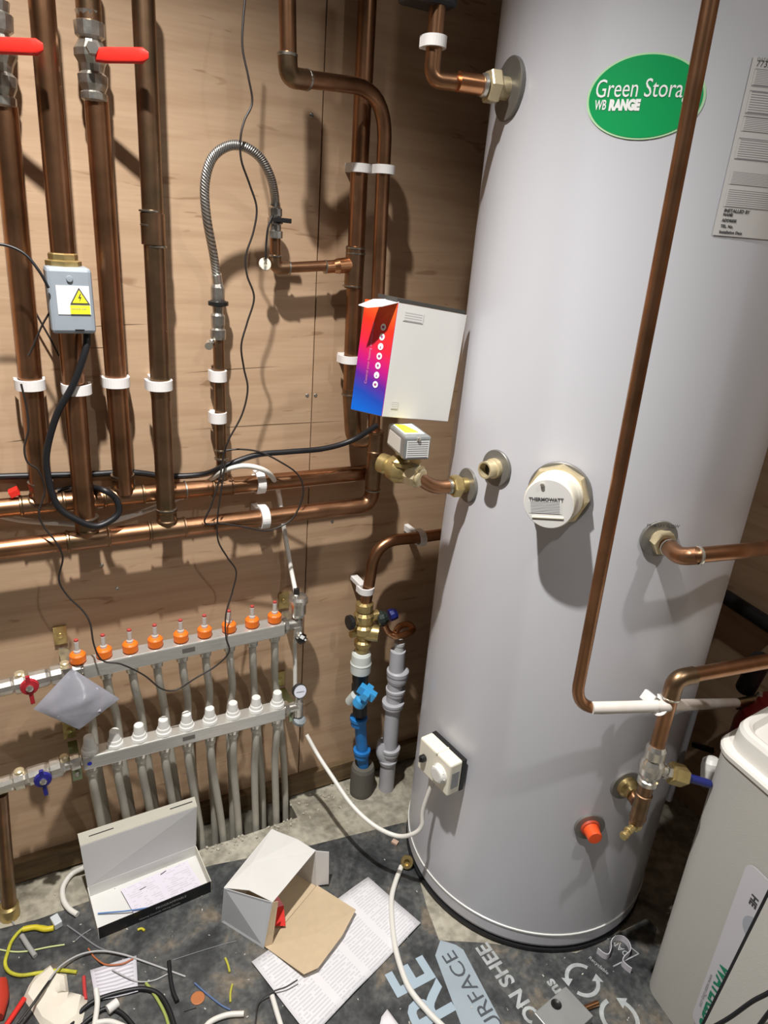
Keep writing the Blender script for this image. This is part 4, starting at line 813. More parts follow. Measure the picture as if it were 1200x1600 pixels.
for i in range(9):
    p = on_bar(FX[i], FY[i], cu_, ddu, zu, Hh, 1)
    loops_u.append(p - zu * Hh)
    cap = place('ocap', p, ORANGE, 'flow_meter_cap', mu, lambda mb: (lathe(mb, (0, 0, .001), (0, 0, 1), [(.0125, 0), (.0150, .003), (.0150, .017), (.0120, .020), (.0075, .021)], 16, False)))
    tb_ = place('otube', p + V((0, 0, .020)), CLEAR, 'sight_tube', mu, lambda mb: lathe(mb, (0, 0, 0), (0, 0, 1), [(.0068, 0), (.0068, .006), (.0048, .008), (.0046, .026), (.003, .030)], 12))
    place('otip', p + V((0, 0, .047)), mat('dull_red', (.45, .06, .05), .5), 'red_tip', mu, lambda mb: lathe(mb, (0, 0, 0), (0, 0, 1), [(.0042, 0), (.0042, .004), (.002, .005)], 10))
    place('ubush', p - zu * Hh, NICKEL, 'port_bush', mu, lambda mb: lathe(mb, (0, 0, .001), (0, 0, -1), [(.0145, 0), (.0145, .006), (.0125, .008), (.0125, .016)], 16))
    p = on_bar(LX[i], LY[i], cl_, ddl, zl, Hl, 1); loops_l.append(p - zl * Hl)
    place('wcap', p, WHITE, 'valve_cap', ml, lambda mb: lathe(mb, (0, 0, 0), (0, 0, 1), [(.0165, 0), (.0170, .002), (.0160, .008), (.0140, .010), (.0130, .016), (.0115, .018), (.0098, .036), (.0085, .0375)], 20))
    place('lbush', p - zl * Hl, NICKEL, 'port_bush', ml, lambda mb: lathe(mb, (0, 0, .001), (0, 0, -1), [(.0145, 0), (.0145, .006), (.0125, .008), (.0125, .013)], 16))
    place('lcol', p - zl * Hl + V((0, 0, -.012)), PEX, 'pipe_collar', ml, lambda mb: lathe(mb, (0, 0, 0), (0, 0, -1), [(.0105, 0), (.0115, .002), (.0115, .012), (.0100, .014)], 16))
TRC = (TRY0 + TRY1) / 2
UE = [(160, 1325), (200, 1318), (240, 1310), (272, 1303), (305, 1297), (334, 1290), (362, 1279), (412 - 26, 1273), (414, 1266)]
UE = [(176, 1325), (214, 1318), (250, 1310), (285, 1303), (310, 1297), (336, 1290), (364, 1279), (412, 1268), (447, 1260)]
LE = [(172, 1345), (212, 1337), (250, 1330), (284, 1322), (318, 1315), (351, 1307), (375, 1298), (401, 1290), (433, 1282)]
for i in range(9):
    a = loops_u[i] + V((0, 0, -.012)); e = W(*UE[i], -.034); e.z = -.06
    lab = 'underfloor loop pipe, %s from the left under the upper manifold, printed lettering on it' % NAMES[i]
    mb = MB(); tube(mb, spline([a, a + V((.004, .006, -.05)), V((a.x + .016, -.040, a.z - .13)), V((a.x + (e.x - a.x) * .55, -.034, .30)), V((a.x + (e.x - a.x) * .85, -.034, .12)), e], 5), .0085, 12)
    t = thing('loop_pipe', e, lab, 'pipe', 'upper underfloor loop pipes'); mb.build('tube', PEX, t)
    g = a + V((.004, .006, -.03)); fr_ = V((.10, .03, -1)).normalized()
    text('UFH 16x2 PE-RT', .0062, a + V((-.0035, -.0098, -.020)), fr_, V((1, 0, .1)), LINK, 'lettering', t, th=.002)
    a = loops_l[i] + V((0, 0, -.010)); e = W(*LE[i], -.066); e.z = -.06
    lab = 'underfloor loop pipe, %s from the left under the lower manifold' % NAMES[i]
    mb = MB(); tube(mb, spline([a, a + V(((e.x - a.x) * .04, .002, -.05)), V((a.x + (e.x - a.x) * .35, -.074, a.z * .58)), V((a.x + (e.x - a.x) * .8, -.064, .05)), e], 5), .0088, 12)
    t = thing('loop_pipe', e, lab, 'pipe', 'lower underfloor loop pipes'); mb.build('tube', PEX, t)
# end fittings
def wall_bracket(px, py, t, py2, nm):
    p = W(px, py, -.003); mb = MB(); box(mb, p, (.024, .005, .040)); mb.build('bracket_plate', BRASS, t)
    mb = MB(); lathe(mb, p + V((0, -.002, 0)), (0, -1, 0), [(.006, 0), (.005, .003), (.001, .0035)], 12); mb.build('bracket_screw', BRASS, t)
    q = W(px + 4, py2, YU); mb = MB(); box(mb, V((p.x + .003, (p.y + YU) / 2 - .010, p.z - .028)), (.018, abs(YU) + .006, .004)); box(mb, V((p.x + .003, YU - .012, p.z - .046)), (.018, .004, .036)); mb.build('bracket_arm', GREENZ if nm else NICKEL, t)
    mb = MB(); lathe(mb, V((p.x + .003, YU - .014, p.z - .045)), (0, -1, 0), [(.0065, 0), (.0065, .005), (.003, .008)], 6, False); mb.build('bracket_bolt', NICKEL, t)
wall_bracket(443, 938, mu, 970, 0); wall_bracket(94, 992, mu, 1020, 0); wall_bracket(437, 1060, ml, 1085, 1); wall_bracket(108, 1140, ml, 1160, 1)
# right ends: air vent, drain cocks, gauge
ue = cu_ + ddu * ((up1 - up0).length / 2); le = cl_ + ddl * ((lo1 - lo0).length / 2)
mb = MB(); cyl(mb, ue, ue + V((.036, 0, 0)), .013, 16); hexn(mb, ue + V((.002, 0, 0)), ue + V((.012, 0, 0)), .018); vx_ = ue.x + .036; lathe(mb, (vx_, YU, ue.z - .030), (0, 0, 1), [(.010, 0), (.012, .004), (.012, .040), (.0085, .046)], 16); mb.build('end_tee', DULLNICK, mu)
mb = MB(); lathe(mb, (vx_, YU, ue.z + .014), (0, 0, 1), [(.010, 0), (.015, .006), (.0180, .014), (.0180, .040), (.0222, .042), (.0222, .050), (.018, .056), (.008, .058)], 24); mb.build('air_vent', NICKEL, mu, label='nickel bottle air vent')
mb = MB(); c = V((vx_ + .006, YU - .016, ue.z - .034)); cyl(mb, V((vx_, YU, ue.z - .024)), c, .009, 12); lathe(mb, c + V((-.006, .004, .004)), V((.6, -.6, -.3)), [(.010, 0), (.013, .003), (.013, .012), (.007, .014), (.007, .018)], 10, False); mb.build('drain_cock', mat('dark_chrome', (.12, .12, .12), .2, 1.0), mu)
vx2 = le.x + .037
mb = MB(); cyl(mb, le, le + V((.037, 0, 0)), .012, 16); hexn(mb, le + V((.002, 0, 0)), le + V((.012, 0, 0)), .018); lathe(mb, (vx2, YL, le.z - .030), (0, 0, 1), [(.008, 0), (.012, .004), (.012, .040), (.009, .044), (.009, .052), (.006, .060)], 16); mb.build('end_tee', NICKEL, ml)
gz_ = V((vx2 + .001, YL - .004, le.z + .043)); gd = V((.05, -1, .35)).normalized()
mb = MB(); lathe(mb, gz_ + gd * -.012, gd, [(.010, 0), (.0165, .004), (.0170, .014), (.0160, .016), (.0150, .0145)], 28); gg = mb.build('pressure_gauge', mat('gauge_case', (.03, .03, .035), .4), ml)
mb = MB(); lathe(mb, gz_ + gd * .0018, gd, [(.0152, 0), (.0152, .0008)], 28); gf = mb.build('gauge_face', mat('gauge_white', (.70, .72, .80), .4), gg)
gu = V((1, 0, .05)); gv = gd.cross(gu).normalized() * -1
mb = MB(); g3 = gz_ + gd * .0035; mb.add([g3 - gu * .010 - gv * .0006, g3 + gu * .010 + gv * .0016, g3 + gu * .010 + gv * .0024, g3 - gu * .010 + gv * .0006], [[0, 1, 2, 3]]); mb.build('needle', INK, gg)
mb = MB(); c = V((vx2, YL, le.z - .034)); lathe(mb, c + V((.001, -.002, -.012)), V((.15, -.35, 1)), [(.012, 0), (.0155, .003), (.0155, .012), (.009, .016)], 12, False); mb.build('drain_wheel', mat('grey_wheel', (.25, .28, .30), .45), ml)
# left ends: ball valves with wing handles and brass unions
def left_end(c, d, L_, px_end, py_end, hpx, hpy, m, par_lab, y, nm):
    s = c - d * (L_ / 2); e = W(px_end, py_end, y - .002); dd_ = (e - s); LL = dd_.length; dn = dd_.normalized()
    t = thing('ball_valve', e, par_lab, 'valve', 'wing handle valves left of the manifolds'); f_ = lambda k: k * LL
    prof = [(.012, 0), (.012, .02), (.0165, .03), (.0165, .13), (.0125, .15), (.0125, .20), (.0150, .22), (.0195, .25), (.0195, .36), (.015, .38), (.018, .42), (.0185, .60), (.015, .64), (.0195, .66), (.0195, .76), (.015, .78), (.0165, .80), (.0165, .97), (.013, 1.0)]
    mb = MB(); lathe(mb, s, dn, [(r_, f_(h)) for r_, h in prof], 12, False); mb.build('valve_body', NICKEL, t, bev=.0008)
    h_ = W(hpx, hpy, y - .028); mb = MB(); cyl(mb, h_ + V((0, .022, 0)), h_, .008, 12); mb.build('spindle', NICKEL, t)
    mb = MB(); lathe(mb, h_ + V((0, .002, 0)), (0, -1, 0), [(.0155, 0), (.0165, .003), (.0150, .008), (.0060, .009)], 20); zax = V((.06, 0, -1)).normalized()
    box(mb, h_ + V((0, -.004, 0)) + zax * .006, (.0075, .006, .062), (V((1, 0, .06)).normalized(), V((0, 1, 0)), zax)); mb.build('wing_handle', m, t, bev=.0012)
    mb = MB(); lathe(mb, h_ + V((0, -.007, 0)), (0, -1, 0), [(.0065, 0), (.0065, .003), (.0035, .0045)], 12); mb.build('handle_nut', NICKEL, t)
    mb = MB(); lathe(mb, s + dn * f_(.20) + V((0, 0, .012)), (0, 0, 1), [(.0085, 0), (.0085, .010), (.0060, .012)], 12); mb.build('blanking_plug', PBRASS, t); mb = MB(); lathe(mb, s + dn * f_(.70) + V((0, 0, .014)), (0, 0, 1), [(.009, 0), (.009, .009), (.006, .011)], 12); mb.build('blanking_plug', PBRASS, t)
    return t
REDW = mat('red_wing', (.42, .02, .03), .4); BLUW = mat('blue_wing', (.02, .02, .22), .4)
left_end(cu_, ddu, (up1 - up0).length, -12, 1078, 46, 1072, REDW, 'nickel ball valve with small red wing handle left of the upper manifold', YU, 0)
left_end(cl_, ddl, (lo1 - lo0).length, -12, 1232, 67, 1217, BLUW, 'nickel ball valve with small blue wing handle left of the lower manifold', YL, 1)
mb = MB(); q = cl_ + V((0, -.0184, 0)) - ddl * ((lo1 - lo0).length / 2 - .012); mb.add([q + (ddl * math.cos(a) + zl * math.sin(a)) * .0045 for a in [2 * PI * k / 16 for k in range(16)]], [list(range(16))]); mb.build('blue_dot', mat('blue_dot', (.02, .03, .40), .4), ml)
# floor-level pipe stub at far left
t = thing('copper_pipe', W(2, 1345, -.06), 'brown copper pipe end under the blue wing valve at the left edge', 'pipe')
mb = MB(); tube(mb, [W(0, 1240, YL), V((W(0, 1340, -.09).x, -.09, .0))], .014, 14); mb.build('tube', COPDARK, t); mb = MB(); p = W(2, 1352, -.09); lathe(mb, (p.x, -.09, .0), (0, 0, 1), [(.020, 0), (.020, .03), (.015, .034)], 14); mb.build('foot_nut', BRASS, t)
# clear spare-parts bag hanging on the manifold
bag = thing('plastic_bag', W(100, 1050, -.10), 'crumpled grey translucent plastic bag of papers hung on the upper manifold', 'bag')
BM = mat('bag_film', (.34, .34, .38), .25, noise=.25, nscale=18, alpha=.78, bump=.6, bscale=30)
BC = [W(52, 1108, -.125), W(124, 1140, -.15), W(187, 1092, -.13), W(112, 1044, -.10)]
mb = MB(); n = 14; g = []
for side in (0, 1):
    vs = []
    for j in range(n + 1):
        for i in range(n + 1):
            u_1, v_1 = i / n, j / n; p = BC[0] * (1 - u_1) * (1 - v_1) + BC[1] * u_1 * (1 - v_1) + BC[2] * u_1 * v_1 + BC[3] * (1 - u_1) * v_1
            bulge = math.sin(PI * u_1) * math.sin(PI * v_1); p = p + V((0, -1, .3)) * ((.012 if side else -.002) * bulge ** .6 + .0035 * math.sin(u_1 * 9 + v_1 * 5) * bulge + .004 * max(0, 1 - abs(u_1 - v_1 * .4 - .3) * 9) * bulge)
            vs.append(p)
    mb.add(vs, [[j * (n + 1) + i, j * (n + 1) + i + 1, (j + 1) * (n + 1) + i + 1, (j + 1) * (n + 1) + i] for j in range(n) for i in range(n)], True)
mb.build('film', BM, bag)
mid = sum(BC, V()) / 4 + V((0, -.004, 0)); e_u = (BC[2] - BC[0]).normalized(); e_v = (BC[3] - BC[1]).normalized()
mb = MB(); slab(mb, [mid + e_u * a + e_v * b for a, b in ((-.035, -.022), (.04, -.022), (.04, .024), (-.035, .024))], .001, None); mb.build('folded_papers', mat('bag_papers', (.45, .43, .50), .6), bag)
# ================================================================ MAINS STOPCOCK ASSEMBLY
YM = -.070
mp_ = thing('copper_pipe', W(570, 945, YM), 'copper pipe sweeping from behind the cylinder down to the brass reducing valve', 'pipe')
mb = MB(); tube(mb, fillet([W(735, 828, YM), W(655, 840, YM), W(588, 846, YM), W(571, 945, YM)], [.05, .085]), .0135, 18); mb.build('tube', COPPER, mp_)
clip(W(657, 841, YM), (1, 0, .05), .0135, 'white clip on the pipe sweeping out behind the cylinder'); clip(W(572, 921, YM), (0, 0, 1), .0135, 'white clip directly above the brass reducing valve')
pr_ = thing('pressure_reducing_valve', W(565, 1012, YM), 'brass combination valve with black knob and dark blue cap', 'valve')
a, b = W(566, 1016, YM), W(570, 940, YM); L_ = (b - a).length; dn = (b - a).normalized()
mb = MB(); lathe(mb, a, dn, [(.017, 0), (.017, L_ * .10), (.021, L_ * .12), (.021, L_ * .2), (.015, L_ * .24), (.018, L_ * .34), (.026, L_ * .40), (.026, L_ * .52), (.020, L_ * .56), (.023, L_ * .62), (.025, L_ * .76), (.018, L_ * .82), (.021, L_ * .84), (.021, L_ * .97), (.014, L_)], 14, False)
c = a + dn * L_ * .40; cyl(mb, c, W(592, 990, YM - .022), .021, 14); cyl(mb, c, W(548, 992, YM - .004), .009, 12); c2 = a + dn * L_ * .68; cyl(mb, c2 + V((-.022, 0, 0)), c2 + V((.034, -.006, .004)), .013, 14); mb.build('brass_body', BRASS, pr_)
mb = MB(); c3 = W(549, 972, YM - .004); lathe(mb, c3 + V((.004, 0, 0)), (-1, -.1, 0), [(.015, 0), (.018, .003), (.018, .012), (.014, .014)], 12, False); mb.build('black_knob', BLACKP, pr_)
mb = MB(); c4 = W(590, 968, YM - .010); c5 = W(608, 962, YM - .012); lathe(mb, c4 + (c4 - c5) * .1, c5 - c4, [(.014, 0), (.019, .004), (.019, .016), (.016, .020), (.014, .026)], 12, False); mb.build('relief_body', mat('dark_green_plastic', (.02, .03, .025), .4), pr_)
mb = MB(); lathe(mb, c5, c5 - c4, [(.015, 0), (.0155, .010), (.013, .019), (.010, .020)], 10, False); mb.build('relief_cap', NAVY, pr_, label='dark blue relief cap')
wc = thing('pipe_coupling', W(563, 1048, YM), 'white plastic coupling nut under the brass combination valve', 'coupling')
a, b = W(563, 1050, YM), W(565, 1018, YM); L_ = (b - a).length; mb = MB(); lathe(mb, a, b - a, [(.020, 0), (.025, .003), (.0255, L_ * .45), (.0265, L_ * .48), (.0245, L_ * .55), (.0235, L_ * .9), (.020, L_)], 28); mb.build('nut', mat('pale_green_white', (.66, .70, .66), .4), wc)
sk = thing('stopcock', W(562, 1120, YM), 'bright blue plastic stopcock tap with black collar on the blue mains pipe', 'tap')
a, b = W(562, 1122, YM), W(563, 1050, YM); L_ = (b - a).length; mb = MB(); lathe(mb, a, b - a, [(.014, 0), (.018, L_ * .1), (.018, L_ * .3), (.015, L_ * .36), (.020, L_ * .42), (.0215, L_ * .55), (.0215, L_ * .74), (.018, L_ * .78), (.020, L_ * .84), (.020, L_)], 14, False); mb.build('body', BLACKP, sk)
mb = MB(); cyl(mb, W(547, 1096, YM + .004), W(556, 1086, YM - .012), .013, 14); mb.build('drain_plug', mat('pale_green_white', (.66, .70, .66)), sk)
h0, h1 = W(560, 1100, YM - .030), W(578, 1076, YM - .048); hd = (h1 - h0).normalized()
mb = MB(); cyl(mb, W(561, 1092, YM), h0 + hd * .012, .012, 14); lathe(mb, h0 - hd * .006, hd, [(.012, 0), (.0165, .006), (.0165, .024), (.012, .030), (.012, .040)], 14); box(mb, h0 + hd * .044, (.017, .046, .024), (frame(hd)[0], frame(hd)[1], hd)); box(mb, h0 + hd * .044, (.046, .017, .020), (frame(hd)[0], frame(hd)[1], hd)); mb.build('handle', BLUEL, sk, bev=.002, label='bright blue crosshead handle')
bp_ = thing('mains_pipe', W(566, 1200, YM), 'blue plastic mains pipe with two flared collars rising from foam lagging', 'pipe')
a, b = W(568, 1205, YM), W(561, 1105, YM); mb = MB(); tube(mb, [a, b], .0150, 18); mb.build('tube', BLUEP, bp_)
for px, py in ((560, 1128), (565, 1178)):
    c = W(px, py, YM); mb = MB(); lathe(mb, c + V((0, 0, -.010)), (0, 0, 1), [(.0165, 0), (.0195, .003), (.0200, .016), (.0225, .018), (.0225, .026), (.0185, .027)], 22); mb.build('collar', BLUEP, bp_)
fz = W(567, 1195, YM).z; c = W(567, 1200, YM)
mb = MB(); lathe(mb, (c.x, YM, .0), (0, 0, 1), [(.030, 0), (.031, .01), (.031, fz - .01), (.028, fz), (.0165, fz), (.016, fz - .01)], 24); tag(mb.build('foam_lagging', INSUL), 'stub of dark grey foam lagging round the foot of the blue pipe', 'lagging')
# ================================================================ WASTE PIPE AND TUNDISH
wx_ = W(620, 1020, -.085); wf = F(605, 1222); 
YW = -.085
ws = thing('waste_pipe', W(605, 1220, YW), 'pale grey plastic waste pipe with solvent couplings beside the blue mains pipe', 'pipe')
a, b = W(604, 1222, YW), W(622, 1016, YW); a = V((a.x, YW, .0))
mb = MB(); tube(mb, [a, a + (b - a) * .13, a + (b - a) * .28, b], [.0205, .0205, .0200, .0190], 24); mb.build('tube', GREYP, ws)
for px, py, hgt, rr in ((621, 1055, .036, .0265), (618, 1080, .022, .0240), (614, 1100, .022, .0270), (609, 1172, .026, .0255), (606, 1188, .014, .0235)):
    c = W(px, py, YW); d_ = (b - a).normalized(); mb = MB(); lathe(mb, c - d_ * hgt / 2, d_, [(rr * .92, 0), (rr, hgt * .25), (rr, hgt * .6), (rr * 1.06, hgt * .65), (rr * 1.06, hgt * .92), (rr * .9, hgt)], 26); mb.build('coupling', GREYP, ws)
c = W(600, 1180, YW + .01); mb = MB(); tube(mb, spline([W(606, 1192, YW), W(598, 1175, YW + .006), W(601, 1158, YW + .01)]), .018, 16); mb.build('swept_branch', GREYP, ws)
td = thing('tundish_pipe', W(626, 1010, YW), 'curly copper discharge tail ending in a grey spout over the waste pipe', 'pipe')
mb = MB(); tube(mb, spline([W(600, 975, YM - .02), W(607, 988, YW), W(620, 994, YW - .01), W(636, 990, YW - .008), W(645, 984, YW + .01), W(640, 976, YW + .02), W(628, 977, YW + .02), W(620, 984, YW + .012), W(617, 998, YW + .002)], 8), .0078, 12); mb.build('tube', COPBRIGHT, td)
mb = MB(); lathe(mb, W(623, 1022, YW), (W(625, 998, YW) - W(623, 1022, YW)), [(.0125, 0), (.0125, .026), (.0140, .028), (.0140, .036), (.009, .038)], 20); mb.build('spout', mat('spout_grey', (.55, .56, .55), .4), td)
# ================================================================ CABLES ON THE WALL
def cable(label, pts, r, m, name='cable', cat='cable', n=10, group=None):
    mb = MB(); tube(mb, spline(pts, 8), r, n); return tag(mb.build(name, m), label, cat, group)
cable('thick black cable running along the wall behind the risers to the printed box', WS([(-40, 746, -.008), (60, 743, -.008), (140, 741, -.008), (205, 738, -.008), (262, 744, -.010), (318, 741, -.03), (352, 728, -.072), (400, 711, -.075), (450, 706, -.075), (505, 701, -.075), (550, 688, -.08), (590, 664, -.11)]), .0058, RUBBER)
cable('grey white cable arching over the header clip and down to the manifold air vent', WS([(-40, 796, -.012), (30, 812, -.012), (90, 817, -.012), (150, 819, -.012), (210, 804, -.012), (270, 782, -.012), (320, 756, -.020), (350, 735, -.072), (385, 728, -.080), (418, 738, -.076), (433, 762, -.025), (440, 800, -.022), (447, 845, -.022), (455, 890, -.035), (462, 925, -.07), (463, 934, -.075)]), .0052, PEXW)
cable('pale sheathed cable dropping between the two manifold end fittings', WS([(460, 1000, -.05), (461, 1040, -.05), (461, 1085, -.055)]), .0050, PEXW)
mb = MB(); c = W(463, 930, -.072); cyl(mb, c, c + V((0, 0, .016)), .0065, 12); tag(mb.build('cable_gland', BLACKP), 'black gland where the pale cable meets the air vent', 'gland')
cable('long thin dark wire wavering down the wall from the top edge', WS([(386, -30, -.10), (380, 30, -.11), (379, 75, -.115), (388, 120, -.12), (394, 160, -.12), (382, 188, -.125), (376, 215, -.128), (377, 250, -.125), (390, 288, -.115), (401, 325, -.11), (396, 362, -.11), (384, 400, -.11), (386, 430, -.11), (397, 465, -.11), (386, 505, -.11), (377, 540, -.11), (381, 575, -.10), (387, 608, -.10), (378, 648, -.10), (357, 688, -.10), (349, 714, -.09), (343, 748, -.09), (330, 790, -.09), (320, 817, -.085), (348, 818, -.085), (385, 824, -.085), (418, 829, -.085), (450, 816, -.085), (466, 796, -.085), (474, 765, -.085), (464, 740, -.085), (435, 720, -.085), (405, 706, -.08), (375, 702, -.08), (351, 704, -.075)]), .0018, WIRE, 'wire', 'wire', 8)
cable('thin dark wire looping over the orange flow meters and up the left side', WS([(352, 722, -.085), (345, 770, -.09), (340, 810, -.09), (341, 845, -.085), (356, 872, -.08), (369, 893, -.08), (363, 925, -.085), (353, 960, -.10), (353, 995, -.115), (358, 1018, -.12), (338, 1040, -.12), (305, 1060, -.12), (275, 1078, -.12), (252, 1076, -.12), (225, 1055, -.12), (190, 1038, -.12), (160, 1032, -.115), (147, 1008, -.11), (141, 975, -.10), (130, 955, -.09), (105, 930, -.08), (92, 905, -.075), (98, 872, -.085), (88, 848, -.09), (68, 822, -.085), (61, 800, -.085), (70, 765, -.08), (60, 735, -.085), (43, 722, -.085), (38, 700, -.085), (44, 672, -.085), (42, 640, -.085), (33, 600, -.09)]), .0017, WIRE, 'wire', 'wire', 8)
cable('thin black wire entering from the left edge towards the grey actuator box', WS([(-20, 380, -.10), (12, 384, -.10), (40, 398, -.105), (62, 425, -.11), (76, 450, -.11)]), .0022, RUBBER, 'wire', 'wire', 8)
cable('faint thin wire crossing behind the actuator box on the second riser', WS([(47, 472, -.02), (62, 500, -.02), (80, 532, -.02), (92, 556, -.02)]), .0016, WIRE, 'wire', 'wire', 8)
cable('faint thin wire slanting from the actuator box down to the leftmost riser', WS([(80, 484, -.085), (65, 510, -.08), (50, 545, -.075), (44, 556, -.075)]), .0016, WIRE, 'wire', 'wire', 8)
mb = MB(); p = W(22, 769, -.03); box(mb, p, (.016, .02, .012), (V((1, 0, .4)).normalized(), V((0, 1, 0)), V((-.4, 0, 1)).normalized())); tag(mb.build('red_tag', REDP, None, bev=.001), 'tiny red tag tucked behind the upper header at the left', 'tag')
# ================================================================ FLOOR PROTECTION SHEET AND ITS PRINT
SZ = .0016
pxs = [(-60, 1478), (0, 1452), (60, 1437), (110, 1419), (160, 1402), (250, 1375), (330, 1353), (480, 1323), (643, 1283), (650, 1330), (655, 1375), (667, 1419), (686, 1470), (757, 1474), (900, 1490), (985, 1450), (1010, 1434), (1026, 1452), (1020, 1475)]
poly = [F(*p) for p in pxs]; poly += [V((1.2, -.86, 0)), V((1.3, -1.2, 0)), V((-.45, -1.2, 0)), V((-.45, -.15, 0))]
mb = MB(); slab(mb, [V((p.x, p.y, .0002)) for p in poly][::-1], SZ, (0, 0, 1), False)
sh = mb.build('floor_protection_sheet', SHEET); tag(sh, 'dark printed floor protection sheet covering the floor in front of the cylinder', 'floor sheet')
# sheet lies a little over itself under the cylinder: print is thin ink on it
P0 = SZ + .0004
def flat(name, pix, m, z=P0, parent=sh, label=None): mb = MB(); mb.add([F(*p, z) for p in pix], [list(range(len(pix)))]); o = mb.build(name, m, parent, label=label); return o
PG = mat('banner_pale_blue', (.36, .43, .48), .55, noise=.15, nscale=10)
flat('printed_banner', [(688, 1469), (680, 1493), (720, 1600), (745, 1665), (820, 1665), (785, 1600), (724, 1484), (712, 1476)], PG)
tdir = V((-.03, 1, 0)).normalized(); tup = V((-1, -.03, 0)).normalized()
SI = mat('banner_ink', (.07, .08, .09), .6); PI_ = mat('sheet_print', (.50, .53, .53), .6, noise=.35, nscale=40)
text('SURFACE', .044, F(700, 1487, P0) + V((.012, 0, 0)), tdir, tup, SI, 'lettering', sh, align='RIGHT', sx=1.10, th=.0004)
text('PROTECTION SHEE', .044, F(752, 1476, P0) + V((.014, 0, 0)), tdir, tup, PI_, 'lettering', sh, align='RIGHT', sx=1.0, bold=.0012)
text('RE', .125, F(655, 1494, P0) + V((.004, .0, 0)), tdir, tup, BINK, 'lettering', sh, align='RIGHT', bold=.003, sx=.95)
text('Ins', .034, F(862, 1528, P0) + V((0, .0, 0)), tdir, tup, PI_, 'lettering', sh, align='RIGHT', bold=.0010)
text('Recyclable', .011, F(919, 1497, P0), V((.25, -1, 0)), V((1, .25, 0)), PI_, 'lettering', sh)
text('DAMAGE', .020, F(985, 1492, P0), V((-.12, 1, 0)), V((-1, -.12, 0)), PI_, 'lettering', sh)
mb = MB()
for a, b in (((945, 1448), (998, 1490)), ((998, 1490), (958, 1510))):
    p, q = F(*a, P0), F(*b, P0); d = (q - p).normalized(); s_ = V((-d.y, d.x, 0)) * .0012; mb.add([p - s_, q - s_, q + s_, p + s_], [[0, 1, 2, 3]])
mb.build('printed_frame', PI_, sh)
def arrows(c, R, rot, par):
    for k in range(2):
        mb = MB(); a0 = rot + k * PI; n = 10; t0_, t1_ = a0, a0 + 2.1; vs = []
        for i in range(n + 1):
            a = t0_ + (t1_ - t0_) * i / n; vs += [c + V((math.cos(a), math.sin(a), 0)) * R * .84, c + V((math.cos(a), math.sin(a), 0)) * R * 1.08]
        mb.add(vs, [[2 * i, 2 * i + 1, 2 * i + 3, 2 * i + 2] for i in range(n)]); a = t1_; e = V((math.cos(a), math.sin(a), 0)); tn_ = V((-math.sin(a), math.cos(a), 0))
        mb.add([c + e * R * .6, c + e * R * 1.32, c + e * R * .95 + tn_ * R * .5], [[0, 1, 2]]); mb.build('recycling_arrow', PI_, par)
arrows(F(910, 1531, P0), .033, .5, sh); arrows(F(968, 1590, P0), .036, 1.5, sh)
# ================================================================ LOOSE THINGS ON THE FLOOR
FZ = SZ + .0006
# open slim box with hinged lid
bx = thing('slim_box', (.16, -.17, FZ), 'open slim white box with black front edge and raised lid, lying by the loop pipes', 'box')
A, B_ = V((.044, -.222, FZ)), V((.279, -.207, FZ)); xd = (B_ - A).normalized(); yd = V((-xd.y, xd.x, 0)); LB, DB, HB = (B_ - A).length, .108, .031
def bq(a, b, c): return A + xd * a + yd * b + V((0, 0, c))
CREAMC = mat('cream_card', (.72, .69, .58), .55)
def pnl(name, pts, nrm, m, th=.0015, lab=None): mb = MB(); slab(mb, pts, th, nrm, False); return mb.build(name, m, bx, label=lab)
pnl('tray_floor', [bq(0, 0, 0), bq(LB, 0, 0), bq(LB, DB, 0), bq(0, DB, 0)], (0, 0, 1), CARDW)
fb = pnl('front_panel', [bq(0, 0, 0), bq(LB, 0, 0), bq(LB, 0, HB), bq(0, 0, HB)], -yd, mat('glossy_black_print', (.008, .008, .009), .3), lab='glossy black printed front edge')
pnl('left_panel', [bq(0, 0, 0), bq(0, DB, 0), bq(0, DB, HB), bq(0, 0, HB)], -xd, CARDW); pnl('right_panel', [bq(LB, 0, 0), bq(LB, DB, 0), bq(LB, DB, HB), bq(LB, 0, HB)], xd, CREAMC); pnl('back_panel', [bq(0, DB, 0), bq(LB, DB, 0), bq(LB, DB, HB), bq(0, DB, HB)], yd, CARDW)
for i, (s_, hx, zc) in enumerate((('PROGRAMMABLE', .115, .017), ('Heating Controls Wiring Centre', .080, .006))): text(s_, .0085 if i == 0 else .0065, bq(hx, -.0018, zc), xd, V((0, 0, 1)), mat('silver_ink', (.45, .45, .45), .4), 'lettering', fb, th=.0003)
LT0, LT1 = W(124, 1318, -.088), W(306, 1258, -.088)
lt_z = .158; ly = -.090
H0, H1 = bq(-.001, DB + .002, HB), bq(LB + .001, DB + .002, HB); Lv = V((0, 0, 0)); K0, K1 = W(125, 1322, -.103), W(307, 1260, -.098)
pn_l = (K0 - H0); nrm_l = (H1 - H0).cross(K0 - H0).normalized(); nrm_l = nrm_l if nrm_l.y < 0 else -nrm_l
pnl('lid_panel', [H0, H1, K1, K0], nrm_l, CARDG, lab='raised lid, grey coated inside')
lipd = (-nrm_l * -1) ; G0, G1 = K0 + V((-.002, -.0, 0)) - nrm_l * .0, K1
